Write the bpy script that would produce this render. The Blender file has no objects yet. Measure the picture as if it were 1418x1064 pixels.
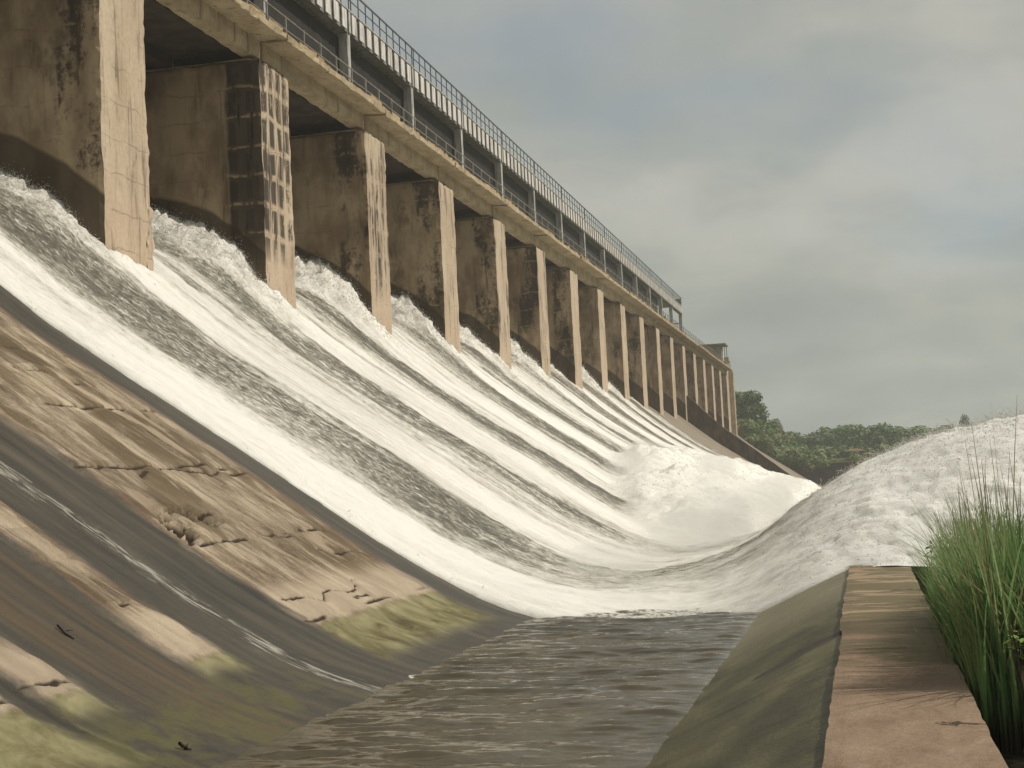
import bpy, math, random
import numpy as np
from mathutils import Matrix, Vector

random.seed(7)
rng = np.random.default_rng(7)
scene = bpy.context.scene
COL = scene.collection

# ------------------------------------------------------------------ camera
YAW, PITCH, ROLL = -0.236, 0.070, -0.048
F_PX, CXP, CYP = 2000.0, 709.0, 532.0
_f = np.array([math.sin(YAW) * math.cos(PITCH), math.cos(YAW) * math.cos(PITCH), math.sin(PITCH)])
_r = np.array([math.cos(YAW), -math.sin(YAW), 0.0])
_u = np.cross(_r, _f)
CR = math.cos(ROLL) * _r + math.sin(ROLL) * _u
CU = -math.sin(ROLL) * _r + math.cos(ROLL) * _u
cam_data = bpy.data.cameras.new('camera')
cam_data.sensor_width = 36.0
cam_data.lens = 36.0 * F_PX / 1418.0
cam_data.clip_start = 0.1
cam_data.clip_end = 6000.0
cam = bpy.data.objects.new('camera', cam_data)
COL.objects.link(cam)
cam.matrix_world = Matrix(((CR[0], CU[0], -_f[0], 0), (CR[1], CU[1], -_f[1], 0), (CR[2], CU[2], -_f[2], 0), (0, 0, 0, 1)))
scene.camera = cam


def at(px, py, y):
    """point of the place seen at a photo pixel, at distance y along the dam"""
    d = CR * (px - CXP) / F_PX + CU * (CYP - py) / F_PX + _f
    return d * y / d[1]


# ------------------------------------------------------------------ light
SUN_AZ = math.radians(82.0)      # clockwise from +Y (towards +X)
SUN_EL = math.radians(49.0)
world = bpy.data.worlds.new("World")
scene.world = world
world.use_nodes = True
wn, wl = world.node_tree.nodes, world.node_tree.links
wn.clear()


def build_sky():
    out = wn.new('ShaderNodeOutputWorld')
    sky = wn.new('ShaderNodeTexSky')
    sky.sky_type = 'NISHITA'
    sky.sun_disc = False
    sky.sun_elevation = SUN_EL
    sky.sun_rotation = SUN_AZ
    bg = wn.new('ShaderNodeBackground')
    bg.inputs['Strength'].default_value = 0.10
    # a little warm grey veil over the clear sky
    wl.new(sky.outputs[0], bg.inputs['Color'])
    tc = wn.new('ShaderNodeTexCoord')
    sep = wn.new('ShaderNodeSeparateXYZ')
    wl.new(tc.outputs['Generated'], sep.inputs[0])

    def math_(op, a, b=None, clamp=False):
        n = wn.new('ShaderNodeMath')
        n.operation = op
        n.use_clamp = clamp
        for i, v in enumerate((a, b)):
            if v is None:
                continue
            if isinstance(v, (int, float)):
                n.inputs[i].default_value = v
            else:
                wl.new(v, n.inputs[i])
        return n.outputs[0]
    zz = math_('ADD', math_('MAXIMUM', sep.outputs[2], 0.0), 0.30)
    comb = wn.new('ShaderNodeCombineXYZ')
    wl.new(math_('DIVIDE', sep.outputs[0], zz), comb.inputs[0])
    wl.new(math_('DIVIDE', sep.outputs[1], zz), comb.inputs[1])

    def noise(scale, detail, rough, off, dist=0.0):
        m = wn.new('ShaderNodeMapping')
        m.inputs['Location'].default_value = off
        wl.new(comb.outputs[0], m.inputs[0])
        n = wn.new('ShaderNodeTexNoise')
        n.inputs['Scale'].default_value = scale
        n.inputs['Detail'].default_value = detail
        n.inputs['Roughness'].default_value = rough
        n.inputs['Distortion'].default_value = dist
        wl.new(m.outputs[0], n.inputs['Vector'])
        return n.outputs['Fac']

    def ramp(v, stops):
        r = wn.new('ShaderNodeValToRGB')
        el = r.color_ramp.elements
        el[0].position, el[0].color = stops[0][0], (*stops[0][1], 1)
        el[1].position, el[1].color = stops[-1][0], (*stops[-1][1], 1)
        for p, c in stops[1:-1]:
            e = el.new(p)
            e.color = (*c, 1)
        wl.new(v, r.inputs[0])
        return r.outputs[0]
    n1 = noise(1.5, 6.0, 0.52, (3.1, 1.7, 0.0), 0.25)
    n2 = noise(4.2, 5.0, 0.55, (9.2, 4.4, 0.0), 0.35)
    mixn = math_('ADD', math_('MULTIPLY', n1, 0.7), math_('MULTIPLY', n2, 0.3))
    cloud = ramp(mixn, [(0.36, (0.325, 0.350, 0.335)), (0.48, (0.395, 0.410, 0.380)), (0.57, (0.490, 0.486, 0.440)), (0.68, (0.56, 0.545, 0.49))])
    elev = ramp(sep.outputs[2], [(0.0, (0.86, 0.90, 0.90)), (0.12, (0.93, 0.95, 0.92)), (0.30, (1.05, 1.04, 1.02))])
    mul = wn.new('ShaderNodeMixRGB')
    mul.blend_type = 'MULTIPLY'
    mul.inputs[0].default_value = 1.0
    wl.new(cloud, mul.inputs[1])
    wl.new(elev, mul.inputs[2])
    bgc = wn.new('ShaderNodeBackground')
    bgc.inputs['Strength'].default_value = 0.97
    wl.new(mul.outputs[0], bgc.inputs['Color'])
    gap = ramp(noise(1.6, 4.0, 0.5, (6.05, 2.0, 3.0), 0.3), [(0.30, (0.62, 0.62, 0.62)), (0.44, (0.92, 0.92, 0.92)), (0.54, (0.99, 0.99, 0.99))])
    mix = wn.new('ShaderNodeMixShader')
    wl.new(gap, mix.inputs[0])
    wl.new(bg.outputs[0], mix.inputs[1])
    wl.new(bgc.outputs[0], mix.inputs[2])
    wl.new(mix.outputs[0], out.inputs['Surface'])


build_sky()
sun_d = bpy.data.lights.new('sun', 'SUN')
sun_d.energy = 3.6
sun_d.angle = math.radians(0.8)
sun_d.color = (1.0, 0.93, 0.83)
sun = bpy.data.objects.new('sun', sun_d)
COL.objects.link(sun)
to_sun = Vector((math.sin(SUN_AZ) * math.cos(SUN_EL), math.cos(SUN_AZ) * math.cos(SUN_EL), math.sin(SUN_EL)))
sun.rotation_euler = to_sun.to_track_quat('Z', 'Y').to_euler()
vs = scene.view_settings
vs.view_transform = 'Standard'
vs.look = 'None'
vs.exposure = 0.0
vs.gamma = 1.0
vs.use_curve_mapping = False
scene.cycles.max_bounces = 6
scene.cycles.diffuse_bounces = 3
scene.cycles.glossy_bounces = 2
scene.cycles.transparent_max_bounces = 8
scene.cycles.volume_bounces = 1


# ------------------------------------------------------------------ noise
def _hash(ix, iy, iz):
    h = (ix.astype(np.int64) * 374761393 + iy.astype(np.int64) * 668265263 + iz.astype(np.int64) * 2147483647) & 0xFFFFFFFF
    h = ((h ^ (h >> 13)) * 1274126177) & 0xFFFFFFFF
    h = ((h ^ (h >> 16)) * 2246822519) & 0xFFFFFFFF
    return ((h ^ (h >> 15)) & 0xFFFFFF).astype(np.float64) / 0xFFFFFF


def vn(x, y, z=0.0):
    """value noise in 0..1"""
    x, y, z = np.broadcast_arrays(np.asarray(x, float), np.asarray(y, float), np.asarray(z, float))
    fx, fy, fz = np.floor(x), np.floor(y), np.floor(z)
    tx, ty, tz = x - fx, y - fy, z - fz
    tx, ty, tz = (t * t * t * (t * (t * 6 - 15) + 10) for t in (tx, ty, tz))
    ix, iy, iz = fx.astype(np.int64), fy.astype(np.int64), fz.astype(np.int64)
    r = 0
    flat = not np.any(tz)
    for dz in ((0,) if flat else (0, 1)):
        wz = (tz if dz else 1 - tz)
        for dy in (0, 1):
            wy = ty if dy else 1 - ty
            for dx in (0, 1):
                wx = tx if dx else 1 - tx
                r = r + wx * wy * wz * _hash(ix + dx, iy + dy, iz + dz)
    return r


def fbm(x, y, z=0.0, octv=4, rough=0.5):
    a, s, t = 1.0, 0.0, 0.0
    for i in range(octv):
        s = s + a * vn(np.asarray(x) * 2 ** i + 17.3 * i, np.asarray(y) * 2 ** i + 5.1 * i, np.asarray(z) * 2 ** i)
        t += a
        a *= rough
    return s / t


def sstep(a, b, x):
    t = np.clip((np.asarray(x, float) - a) / (b - a), 0, 1)
    return t * t * (3 - 2 * t)


# ------------------------------------------------------------------ mesh helpers
def mesh_np(name, V, Q=None, T=None, smooth=True, uv=None, attrs=None):
    me = bpy.data.meshes.new(name)
    V = np.asarray(V, np.float32)
    nq = 0 if Q is None else len(Q)
    nt = 0 if T is None else len(T)
    loops = np.concatenate([a for a in ((np.asarray(Q, np.int32).ravel() if nq else np.zeros(0, np.int32)),
                                        (np.asarray(T, np.int32).ravel() if nt else np.zeros(0, np.int32)))])
    starts = np.concatenate([np.arange(nq) * 4, nq * 4 + np.arange(nt) * 3]).astype(np.int32)
    me.vertices.add(len(V))
    me.vertices.foreach_set('co', V.ravel())
    me.loops.add(len(loops))
    me.loops.foreach_set('vertex_index', loops)
    me.polygons.add(nq + nt)
    me.polygons.foreach_set('loop_start', starts)
    me.polygons.foreach_set('use_smooth', np.full(nq + nt, smooth, bool))
    me.update(calc_edges=True)
    if uv is not None:
        l = me.uv_layers.new(name='UVMap')
        l.data.foreach_set('uv', np.asarray(uv, np.float32)[loops].ravel())
    for k, a in (attrs or {}).items():
        at_ = me.attributes.new(k, 'FLOAT', 'POINT')
        at_.data.foreach_set('value', np.asarray(a, np.float32).ravel())
    me.validate()
    return me


def grid_faces(nr, nc):
    i = np.arange(nr - 1)[:, None] * nc + np.arange(nc - 1)[None, :]
    i = i.ravel()
    return np.stack([i, i + 1, i + nc + 1, i + nc], 1)


def link(name, me, mat=None, parent=None, loc=None):
    o = bpy.data.objects.new(name, me)
    COL.objects.link(o)
    if mat is not None and me is not None and len(me.materials) == 0:
        me.materials.append(mat)
    if parent is not None:
        o.parent = parent
    if loc is not None:
        o.location = loc
    return o


def tag(o, label=None, cat=None, group=None, kind=None):
    for k, v in (('label', label), ('category', cat), ('group', group), ('kind', kind)):
        if v:
            o[k] = v
    return o


def thing(name, loc, label, cat, group=None):
    o = bpy.data.objects.new(name, None)
    o.empty_display_size = 0.2
    COL.objects.link(o)
    o.location = loc
    return tag(o, label, cat, group)


class MB:
    """collects boxes and bars into one mesh"""
    def __init__(s):
        s.V, s.Q = [], []

    def hexa(s, p):
        b = len(s.V)
        s.V += [tuple(q) for q in p]
        s.Q += [(b, b + 3, b + 2, b + 1), (b + 4, b + 5, b + 6, b + 7), (b, b + 1, b + 5, b + 4), (b + 1, b + 2, b + 6, b + 5), (b + 2, b + 3, b + 7, b + 6), (b + 3, b, b + 4, b + 7)]
        return s

    def box(s, x0, x1, y0, y1, z0, z1):
        return s.hexa([(x0, y0, z0), (x1, y0, z0), (x1, y1, z0), (x0, y1, z0), (x0, y0, z1), (x1, y0, z1), (x1, y1, z1), (x0, y1, z1)])

    def tube(s, p, q, r0, r1=None, n=6):
        r1 = r0 if r1 is None else r1
        p, q = Vector(p), Vector(q)
        d = (q - p).normalized()
        a = d.orthogonal().normalized()
        c = d.cross(a)
        b = len(s.V)
        for (o, r) in ((p, r0), (q, r1)):
            for i in range(n):
                t = 2 * math.pi * i / n
                s.V.append(tuple(o + (a * math.cos(t) + c * math.sin(t)) * r))
        for i in range(n):
            j = (i + 1) % n
            s.Q.append((b + i, b + j, b + n + j, b + n + i))
        return s

    def mesh(s, name, smooth=False):
        return mesh_np(name, np.array(s.V), np.array(s.Q), smooth=smooth)


def worn_box(name, x0, x1, y0, y1, z0, z1, step, amp, freq=1.2, seed=0.0, round_=0.05):
    """box of subdivided faces with uneven, chipped concrete surfaces"""
    V, Q = [], []
    base = 0
    dims = ((x0, x1), (y0, y1), (z0, z1))
    for ax in range(3):
        for side in (0, 1):
            b, c = [(1, 2), (2, 0), (0, 1)][ax]
            nb = max(2, int((dims[b][1] - dims[b][0]) / step) + 1)
            nc = max(2, int((dims[c][1] - dims[c][0]) / step) + 1)
            nb, nc = min(nb, 90), min(nc, 120)
            B, C = np.meshgrid(np.linspace(*dims[b], nb), np.linspace(*dims[c], nc), indexing='ij')
            P = np.zeros((nb * nc, 3))
            P[:, ax] = dims[ax][side]
            P[:, b] = B.ravel()
            P[:, c] = C.ravel()
            q = grid_faces(nb, nc) + base
            if side == 0:
                q = q[:, ::-1]
            V.append(P)
            Q.append(q)
            base += len(P)
    V = np.concatenate(V)
    Q = np.concatenate(Q)
    ctr = np.array([(a + b) / 2 for a, b in dims])
    half = np.array([(b - a) / 2 for a, b in dims])
    rel = (V - ctr) / half
    D = np.stack([fbm(V[:, 0] * freq + 7 * i + seed, V[:, 1] * freq + 3 * i, V[:, 2] * freq + i, 3) - 0.5 for i in range(3)], 1)
    edge = (np.abs(rel) > 0.999).sum(1)
    V2 = V + D * amp * np.where(edge[:, None] > 1, 1.6, 1.0)
    V2 = V2 - np.sign(rel) * (edge[:, None] > 1) * (np.abs(rel) > 0.999) * round_ * vn(V[:, 0] * 3 + seed, V[:, 1] * 3, V[:, 2] * 3)[:, None]
    # weld borders
    key = np.round(V, 4)
    _, idx, inv = np.unique(key, axis=0, return_index=True, return_inverse=True)
    inv = inv.ravel()
    return mesh_np(name, V2[idx], inv[Q], smooth=False)


# ------------------------------------------------------------------ material helper
class NT:
    def __init__(s, name):
        s.m = bpy.data.materials.new(name)
        s.m.use_nodes = True
        s.n, s.l = s.m.node_tree.nodes, s.m.node_tree.links
        s.n.clear()
        s.out = s.n.new('ShaderNodeOutputMaterial')
        s.p = s.n.new('ShaderNodeBsdfPrincipled')
        s.l.new(s.p.outputs[0], s.out.inputs[0])
        s.geo = s.n.new('ShaderNodeNewGeometry')
        s.pos = s.geo.outputs['Position']

    def put(s, inp, v):
        if isinstance(v, (int, float)):
            inp.default_value = v
        elif isinstance(v, tuple):
            inp.default_value = (*v, 1.0) if len(v) == 3 and inp.type == 'RGBA' else v
        else:
            s.l.new(v, inp)

    def math(s, op, a, b=0.0, c=None, clamp=False):
        n = s.n.new('ShaderNodeMath')
        n.operation = op
        n.use_clamp = clamp
        s.put(n.inputs[0], a)
        s.put(n.inputs[1], b)
        if c is not None:
            s.put(n.inputs[2], c)
        return n.outputs[0]

    def xyz(s, v=None):
        n = s.n.new('ShaderNodeSeparateXYZ')
        s.l.new(v or s.pos, n.inputs[0])
        return n.outputs

    def vec(s, x, y, z=0.0):
        n = s.n.new('ShaderNodeCombineXYZ')
        for i, q in enumerate((x, y, z)):
            s.put(n.inputs[i], q)
        return n.outputs[0]

    def scaled(s, v, sc, loc=(0, 0, 0)):
        n = s.n.new('ShaderNodeMapping')
        n.inputs['Scale'].default_value = sc
        n.inputs['Location'].default_value = loc
        s.l.new(v, n.inputs[0])
        return n.outputs[0]

    def noise(s, v, scale=1.0, detail=4.0, rough=0.55, dist=0.0):
        n = s.n.new('ShaderNodeTexNoise')
        n.inputs['Scale'].default_value = scale
        n.inputs['Detail'].default_value = detail
        n.inputs['Roughness'].default_value = rough
        n.inputs['Distortion'].default_value = dist
        s.l.new(v, n.inputs['Vector'])
        return n.outputs['Fac']

    def ramp(s, v, stops, interp='LINEAR'):
        r = s.n.new('ShaderNodeValToRGB')
        r.color_ramp.interpolation = interp
        el = r.color_ramp.elements
        f = lambda c: (c, c, c, 1) if isinstance(c, (int, float)) else (*c, 1)
        el[0].position, el[0].color = stops[0][0], f(stops[0][1])
        el[1].position, el[1].color = stops[-1][0], f(stops[-1][1])
        for p, c in stops[1:-1]:
            e = el.new(p)
            e.color = f(c)
        s.put(r.inputs[0], v)
        return r.outputs[0]

    def smooth(s, v, a, b):
        n = s.n.new('ShaderNodeMapRange')
        n.interpolation_type = 'SMOOTHSTEP'
        s.put(n.inputs['Value'], v)
        n.inputs['From Min'].default_value = a
        n.inputs['From Max'].default_value = b
        return n.outputs[0]

    def mix(s, f, a, b, mode='MIX'):
        n = s.n.new('ShaderNodeMixRGB')
        n.blend_type = mode
        s.put(n.inputs[0], f)
        s.put(n.inputs[1], a)
        s.put(n.inputs[2], b)
        return n.outputs[0]

    def attr(s, name, typ='GEOMETRY'):
        n = s.n.new('ShaderNodeAttribute')
        n.attribute_name = name
        n.attribute_type = typ
        return n.outputs['Fac']

    def uv(s):
        n = s.n.new('ShaderNodeUVMap')
        n.uv_map = 'UVMap'
        return n.outputs[0]

    def rand(s):
        return s.n.new('ShaderNodeObjectInfo').outputs['Random']

    def bump(s, h, strength=0.5, dist=0.05, prev=None):
        n = s.n.new('ShaderNodeBump')
        n.inputs['Strength'].default_value = strength
        n.inputs['Distance'].default_value = dist
        s.put(n.inputs['Height'], h)
        if prev is not None:
            s.l.new(prev, n.inputs['Normal'])
        return n.outputs[0]

    def done(s, color, rough=0.9, normal=None, spec=0.3, metal=0.0):
        s.put(s.p.inputs['Base Color'], color)
        s.put(s.p.inputs['Roughness'], rough)
        s.put(s.p.inputs['Metallic'], metal)
        s.put(s.p.inputs['Specular IOR Level'], spec)
        if normal is not None:
            s.l.new(normal, s.p.inputs['Normal'])
        return s.m


def mat_pier():
    t = NT('pier_concrete')
    x, y, z = t.xyz()
    stain = t.attr('stain', 'OBJECT')
    sstain = t.attr('side_stain', 'OBJECT')
    nrm0 = t.xyz(t.geo.outputs['Normal'])
    sd0 = t.smooth(t.math('ABSOLUTE', nrm0[1]), 0.55, 0.8)
    stain = t.math('ADD', t.math('MULTIPLY', stain, t.math('SUBTRACT', 1.0, sd0)), t.math('MULTIPLY', sstain, sd0))
    rnd = t.rand()
    off = t.math('MULTIPLY', rnd, 37.0)
    big = t.noise(t.scaled(t.pos, (0.5, 0.5, 0.25)), 1.0, 5.0, 0.6)
    fine = t.noise(t.pos, 5.0, 5.0, 0.65)
    streak = t.noise(t.scaled(t.pos, (3.2, 3.2, 0.28)), 1.0, 5.0, 0.6, 0.4)
    col = t.ramp(t.math('ADD', t.math('MULTIPLY', big, 0.55), t.math('MULTIPLY', fine, 0.45)),
                 [(0.30, (0.34, 0.265, 0.17)), (0.44, (0.42, 0.335, 0.238)), (0.58, (0.50, 0.41, 0.300)), (0.75, (0.59, 0.50, 0.385))])
    # reddish cast towards the foot
    foot = t.math('MULTIPLY', t.smooth(z, 14.5, 9.5), 0.2)
    col = t.mix(foot, col, (0.50, 0.34, 0.24))
    lift = t.noise(t.scaled(t.pos, (0.6, 0.6, 0.9)), 1.0, 3.0)
    zf = t.math('FRACT', t.math('ADD', t.math('DIVIDE', z, 1.42), t.math('MULTIPLY', lift, 0.55)))
    # coord running round the pier so cells read on both faces
    run = t.math('ADD', x, y)
    cf = t.math('FRACT', t.math('ADD', t.math('DIVIDE', run, 0.92), t.math('MULTIPLY', streak, 1.5)))
    inz = t.math('MAXIMUM', t.math('MULTIPLY', t.smooth(zf, 0.05, 0.22), t.smooth(zf, 1.0, 0.86)), t.smooth(t.noise(t.scaled(t.pos, (2.2, 2.2, 0.5), (3, 1, 7)), 1.0, 4.0, 0.6), 0.52, 0.62))
    inc = t.math('MULTIPLY', t.smooth(cf, 0.05, 0.34), t.smooth(cf, 0.99, 0.66))
    cell = t.math('MULTIPLY', inz, inc)
    grid = t.smooth(stain, 0.75, 0.95)
    cell = t.math('ADD', t.math('MULTIPLY', cell, grid), t.math('MULTIPLY', t.math('SUBTRACT', 1.0, grid), t.math('MULTIPLY', t.smooth(streak, 0.42, 0.58), t.math('ADD', 0.45, t.math('MULTIPLY', cell, 0.55)))))
    cell = t.math('MAXIMUM', cell, t.math('MULTIPLY', sd0, t.math('MULTIPLY', t.math('MAXIMUM', t.smooth(zf, 0.02, 0.14), t.smooth(streak, 0.45, 0.6)), 0.92)))
    cn = t.noise(t.scaled(t.vec(t.math('ADD', run, off), t.math('MULTIPLY', rnd, 91.0), z), (0.55, 1.0, 0.22)), 1.0, 5.0, 0.65)
    onface = t.smooth(x, -27.9, -27.6)          # stains sit on the nose and the strip of side wall next to it
    onside = t.smooth(t.math('ADD', x, t.math('MULTIPLY', t.math('SUBTRACT', streak, 0.5), 1.2)), -28.9, -28.5)
    thr = t.math('SUBTRACT', 0.78, t.math('MULTIPLY', stain, 0.42))
    cm = t.smooth(t.math('SUBTRACT', t.math('ADD', cn, t.math('MULTIPLY', t.math('SUBTRACT', fine, 0.5), 0.35)), thr), -0.04, 0.10)
    nofoot = t.smooth(z, 10.2, 12.6)
    dark = t.math('MULTIPLY', t.math('MULTIPLY', cell, cm), t.math('MULTIPLY', onside, nofoot))
    ds = t.math('MULTIPLY', t.smooth(t.math('ADD', streak, t.math('MULTIPLY', cn, 0.5)), 0.80, 0.95), t.math('MULTIPLY', t.math('ADD', stain, 0.35), onside))
    dark = t.math('MAXIMUM', dark, t.math('MULTIPLY', ds, 0.75))
    # side walls: shade painted in as a darker brown, with weathering stains
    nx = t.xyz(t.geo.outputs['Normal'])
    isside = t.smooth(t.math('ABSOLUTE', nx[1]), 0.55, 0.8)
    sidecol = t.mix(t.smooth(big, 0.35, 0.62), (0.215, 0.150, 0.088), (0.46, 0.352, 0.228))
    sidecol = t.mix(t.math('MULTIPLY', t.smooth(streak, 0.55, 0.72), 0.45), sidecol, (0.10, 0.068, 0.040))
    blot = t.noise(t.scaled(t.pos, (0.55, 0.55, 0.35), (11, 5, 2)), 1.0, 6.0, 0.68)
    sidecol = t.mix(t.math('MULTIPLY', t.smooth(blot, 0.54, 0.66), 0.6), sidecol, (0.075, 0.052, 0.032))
    drip = t.noise(t.scaled(t.pos, (5.0, 5.0, 0.22), (2, 8, 4)), 1.0, 5.0, 0.65, 0.3)
    dripm = t.math('MULTIPLY', t.smooth(drip, 0.54, 0.66), t.math('MULTIPLY', t.smooth(z, 12.0, 18.0), 0.55))
    col = t.mix(dripm, col, (0.19, 0.135, 0.072))
    pinkm = t.math('MULTIPLY', t.smooth(blot, 0.5, 0.6), 0.35)
    col = t.mix(pinkm, col, (0.47, 0.34, 0.25))
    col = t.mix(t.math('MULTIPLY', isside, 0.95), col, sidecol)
    col = t.mix(t.math('MULTIPLY', dark, 0.90), col, (0.022, 0.018, 0.015))
    joint = t.math('MULTIPLY', t.smooth(zf, 0.05, 0.02), t.math('MULTIPLY', t.smooth(cn, 0.42, 0.60), 0.5))
    col = t.mix(joint, col, (0.13, 0.095, 0.06))
    # waterline: soaked concrete under an old water mark that follows the crest
    u = t.math('MINIMUM', t.math('SUBTRACT', -26.9, x), 6.6)
    zw = t.math('ADD', 11.55, t.math('SUBTRACT', t.math('MULTIPLY', u, 0.98), t.math('MULTIPLY', t.math('MULTIPLY', u, u), 0.073)))
    wv = t.math('MULTIPLY', t.math('SUBTRACT', big, 0.5), 0.9)
    wet = t.math('MULTIPLY', t.smooth(t.math('SUBTRACT', t.math('ADD', zw, wv), z), -0.10, 0.14), isside)
    col = t.mix(t.math('MULTIPLY', wet, 0.80), col, (0.038, 0.027, 0.017))
    b = t.bump(t.math('ADD', t.math('MULTIPLY', fine, 0.6), t.math('MULTIPLY', streak, 0.6)), 0.55, 0.06)
    return t.done(col, 0.92, b, 0.2)


def mat_deck(name='deck_concrete', tint=(1, 1, 1)):
    t = NT(name)
    n = t.noise(t.scaled(t.pos, (1.0, 0.6, 1.0)), 1.1, 6.0, 0.62)
    f = t.noise(t.pos, 7.0, 4.0, 0.6)
    st = t.noise(t.scaled(t.pos, (2.5, 2.5, 0.35)), 1.0, 4.0, 0.6)
    c = t.ramp(t.math('ADD', t.math('MULTIPLY', n, 0.6), t.math('MULTIPLY', f, 0.4)),
               [(0.30, (0.22, 0.165, 0.10)), (0.48, (0.37, 0.295, 0.19)), (0.66, (0.50, 0.42, 0.285))])
    c = t.mix(t.math('MULTIPLY', t.smooth(st, 0.56, 0.72), 0.7), c, (0.10, 0.07, 0.04))
    c = t.mix(1.0, c, tint, 'MULTIPLY')
    return t.done(c, 0.92, t.bump(t.math('ADD', n, f), 0.4, 0.05), 0.2)


def mat_simple(name, col, rough=0.7, var=0.35, scale=2.0, stretch=(1, 1, 1), metal=0.0, dirt=None):
    t = NT(name)
    n = t.noise(t.scaled(t.pos, stretch), scale, 5.0, 0.6)
    lo = tuple(c * (1 - var) for c in col)
    hi = tuple(min(1, c * (1 + var)) for c in col)
    c = t.ramp(n, [(0.32, lo), (0.68, hi)])
    if dirt:
        st = t.noise(t.scaled(t.pos, (3, 3, 0.5)), 1.0, 4.0)
        c = t.mix(t.math('MULTIPLY', t.smooth(st, 0.5, 0.68), 0.75), c, dirt)
    return t.done(c, rough, t.bump(n, 0.3, 0.03), 0.3, metal)


def mat_slope():
    t = NT('spillway_concrete')
    uv = t.uv()                      # u = y (m along the dam), v = metres down the slope
    x, y, z = t.xyz()
    u_, v_, _ = t.xyz(uv)
    warp = t.noise(t.scaled(uv, (0.9, 0.22, 1)), 1.0, 5.0, 0.6)
    warpf = t.noise(t.scaled(uv, (3.0, 1.1, 1)), 1.0, 4.0, 0.65)
    yw = t.math('ADD', y, t.math('ADD', t.math('MULTIPLY', t.math('SUBTRACT', warp, 0.5), 1.1), t.math('MULTIPLY', t.math('SUBTRACT', warpf, 0.5), 0.55)))
    k = lambda v: (v - 10.0) / 30.0
    wet_y = t.ramp(t.math('DIVIDE', t.math('SUBTRACT', yw, 10.0), 30.0, clamp=True),
                   [(k(10), 0.0), (k(16.55), 0.0), (k(16.85), 1.0), (k(17.05), 1.0), (k(17.35), 0.0), (k(17.95), 0.0), (k(18.35), 1.0),
                    (k(21.2), 1.0), (k(21.5), 0.0), (k(22.4), 0.0), (k(22.8), 1.0), (k(26.6), 1.0), (k(27.0), 0.0), (k(34.5), 0.0), (k(35.3), 1.0), (k(40), 1.0)])
    xw = t.math('ADD', x, t.math('MULTIPLY', t.math('SUBTRACT', warp, 0.5), 0.7))
    sub = t.math('MULTIPLY', t.smooth(xw, -10.5, -10.0), t.math('MULTIPLY', t.smooth(y, 16.9, 17.2), t.smooth(y, 24.0, 23.0)))
    wet_y = t.math('MAXIMUM', wet_y, sub)
    # the bucket is wet below the waterline zone
    toe = t.smooth(xw, -9.6, -8.9)
    far = t.smooth(y, 37.5, 38.5)
    rill = t.noise(t.scaled(uv, (2.2, 0.12, 1)), 1.0, 4.0, 0.6)
    lam = t.noise(t.scaled(uv, (1.3, 0.30, 1)), 1.0, 6.0, 0.66, 0.8)
    lam2 = t.noise(t.scaled(uv, (4.5, 0.75, 1)), 1.0, 5.0, 0.6, 0.6)
    fine = t.noise(uv, 9.0, 5.0, 0.65)
    s = t.math('ADD', t.math('MULTIPLY', lam, 0.58), t.math('ADD', t.math('MULTIPLY', lam2, 0.27), t.math('MULTIPLY', fine, 0.15)))
    dry = t.ramp(s, [(0.36, (0.075, 0.050, 0.029)), (0.44, (0.145, 0.103, 0.062)), (0.50, (0.225, 0.168, 0.108)), (0.56, (0.325, 0.255, 0.172)), (0.66, (0.44, 0.36, 0.26))])
    dry = t.mix(1.0, dry, (0.95, 1.0, 1.06), 'MULTIPLY')
    # greenish-brown weathered patches
    pat = t.noise(t.scaled(uv, (0.45, 0.18, 1), (4, 9, 0)), 1.0, 4.0, 0.6)
    dry = t.mix(t.math('MULTIPLY', t.smooth(pat, 0.47, 0.55), 0.75), dry, (0.115, 0.083, 0.046))
    pat2 = t.noise(t.scaled(uv, (0.9, 0.22, 1), (1, 3, 0)), 1.0, 5.0, 0.62)
    dry = t.mix(t.math('MULTIPLY', t.smooth(pat2, 0.54, 0.62), 0.5), dry, (0.50, 0.41, 0.30))
    # every poured slab weathered to its own tone
    wn_ = t.n.new('ShaderNodeTexWhiteNoise')
    wn_.noise_dimensions = '2D'
    t.l.new(t.vec(t.math('FLOOR', t.math('DIVIDE', t.math('ADD', v_, t.math('MULTIPLY', warp, 0.3)), 2.3)), t.math('FLOOR', t.math('DIVIDE', u_, 4.1))), wn_.inputs['Vector'])
    dry = t.mix(1.0, dry, t.ramp(wn_.outputs['Value'], [(0.0, (0.78, 0.76, 0.74)), (1.0, (1.22, 1.22, 1.22))]), 'MULTIPLY')
    grit = t.noise(uv, 38.0, 3.0, 0.7)
    dry = t.mix(0.55, dry, t.ramp(grit, [(0.3, (0.55, 0.55, 0.55)), (0.7, (1.4, 1.4, 1.4))]), 'MULTIPLY')
    pink = t.smooth(t.math('ABSOLUTE', t.math('SUBTRACT', wet_y, 0.35)), 0.35, 0.0)
    dry = t.mix(t.math('MULTIPLY', pink, 0.5), dry, (0.25, 0.145, 0.092))
    # clean pale slabs at the lower end of the dry strips
    pale = t.math('MULTIPLY', t.smooth(xw, -12.1, -11.5), t.smooth(xw, -10.55, -10.75))
    dry = t.mix(t.math('MULTIPLY', pale, 0.55), dry, (0.49, 0.40, 0.295))
    # moss on the toe of the dry strips
    mossn = t.noise(t.scaled(uv, (1.1, 0.9, 1)), 1.0, 5.0, 0.65, 0.5)
    mossc = t.ramp(mossn, [(0.33, (0.070, 0.058, 0.026)), (0.46, (0.150, 0.132, 0.062)), (0.58, (0.225, 0.205, 0.108)), (0.72, (0.30, 0.265, 0.155))])
    moss = t.smooth(t.math('ADD', x, t.math('MULTIPLY', t.math('SUBTRACT', warpf, 0.5), 0.5)), -10.72, -10.55)
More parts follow.
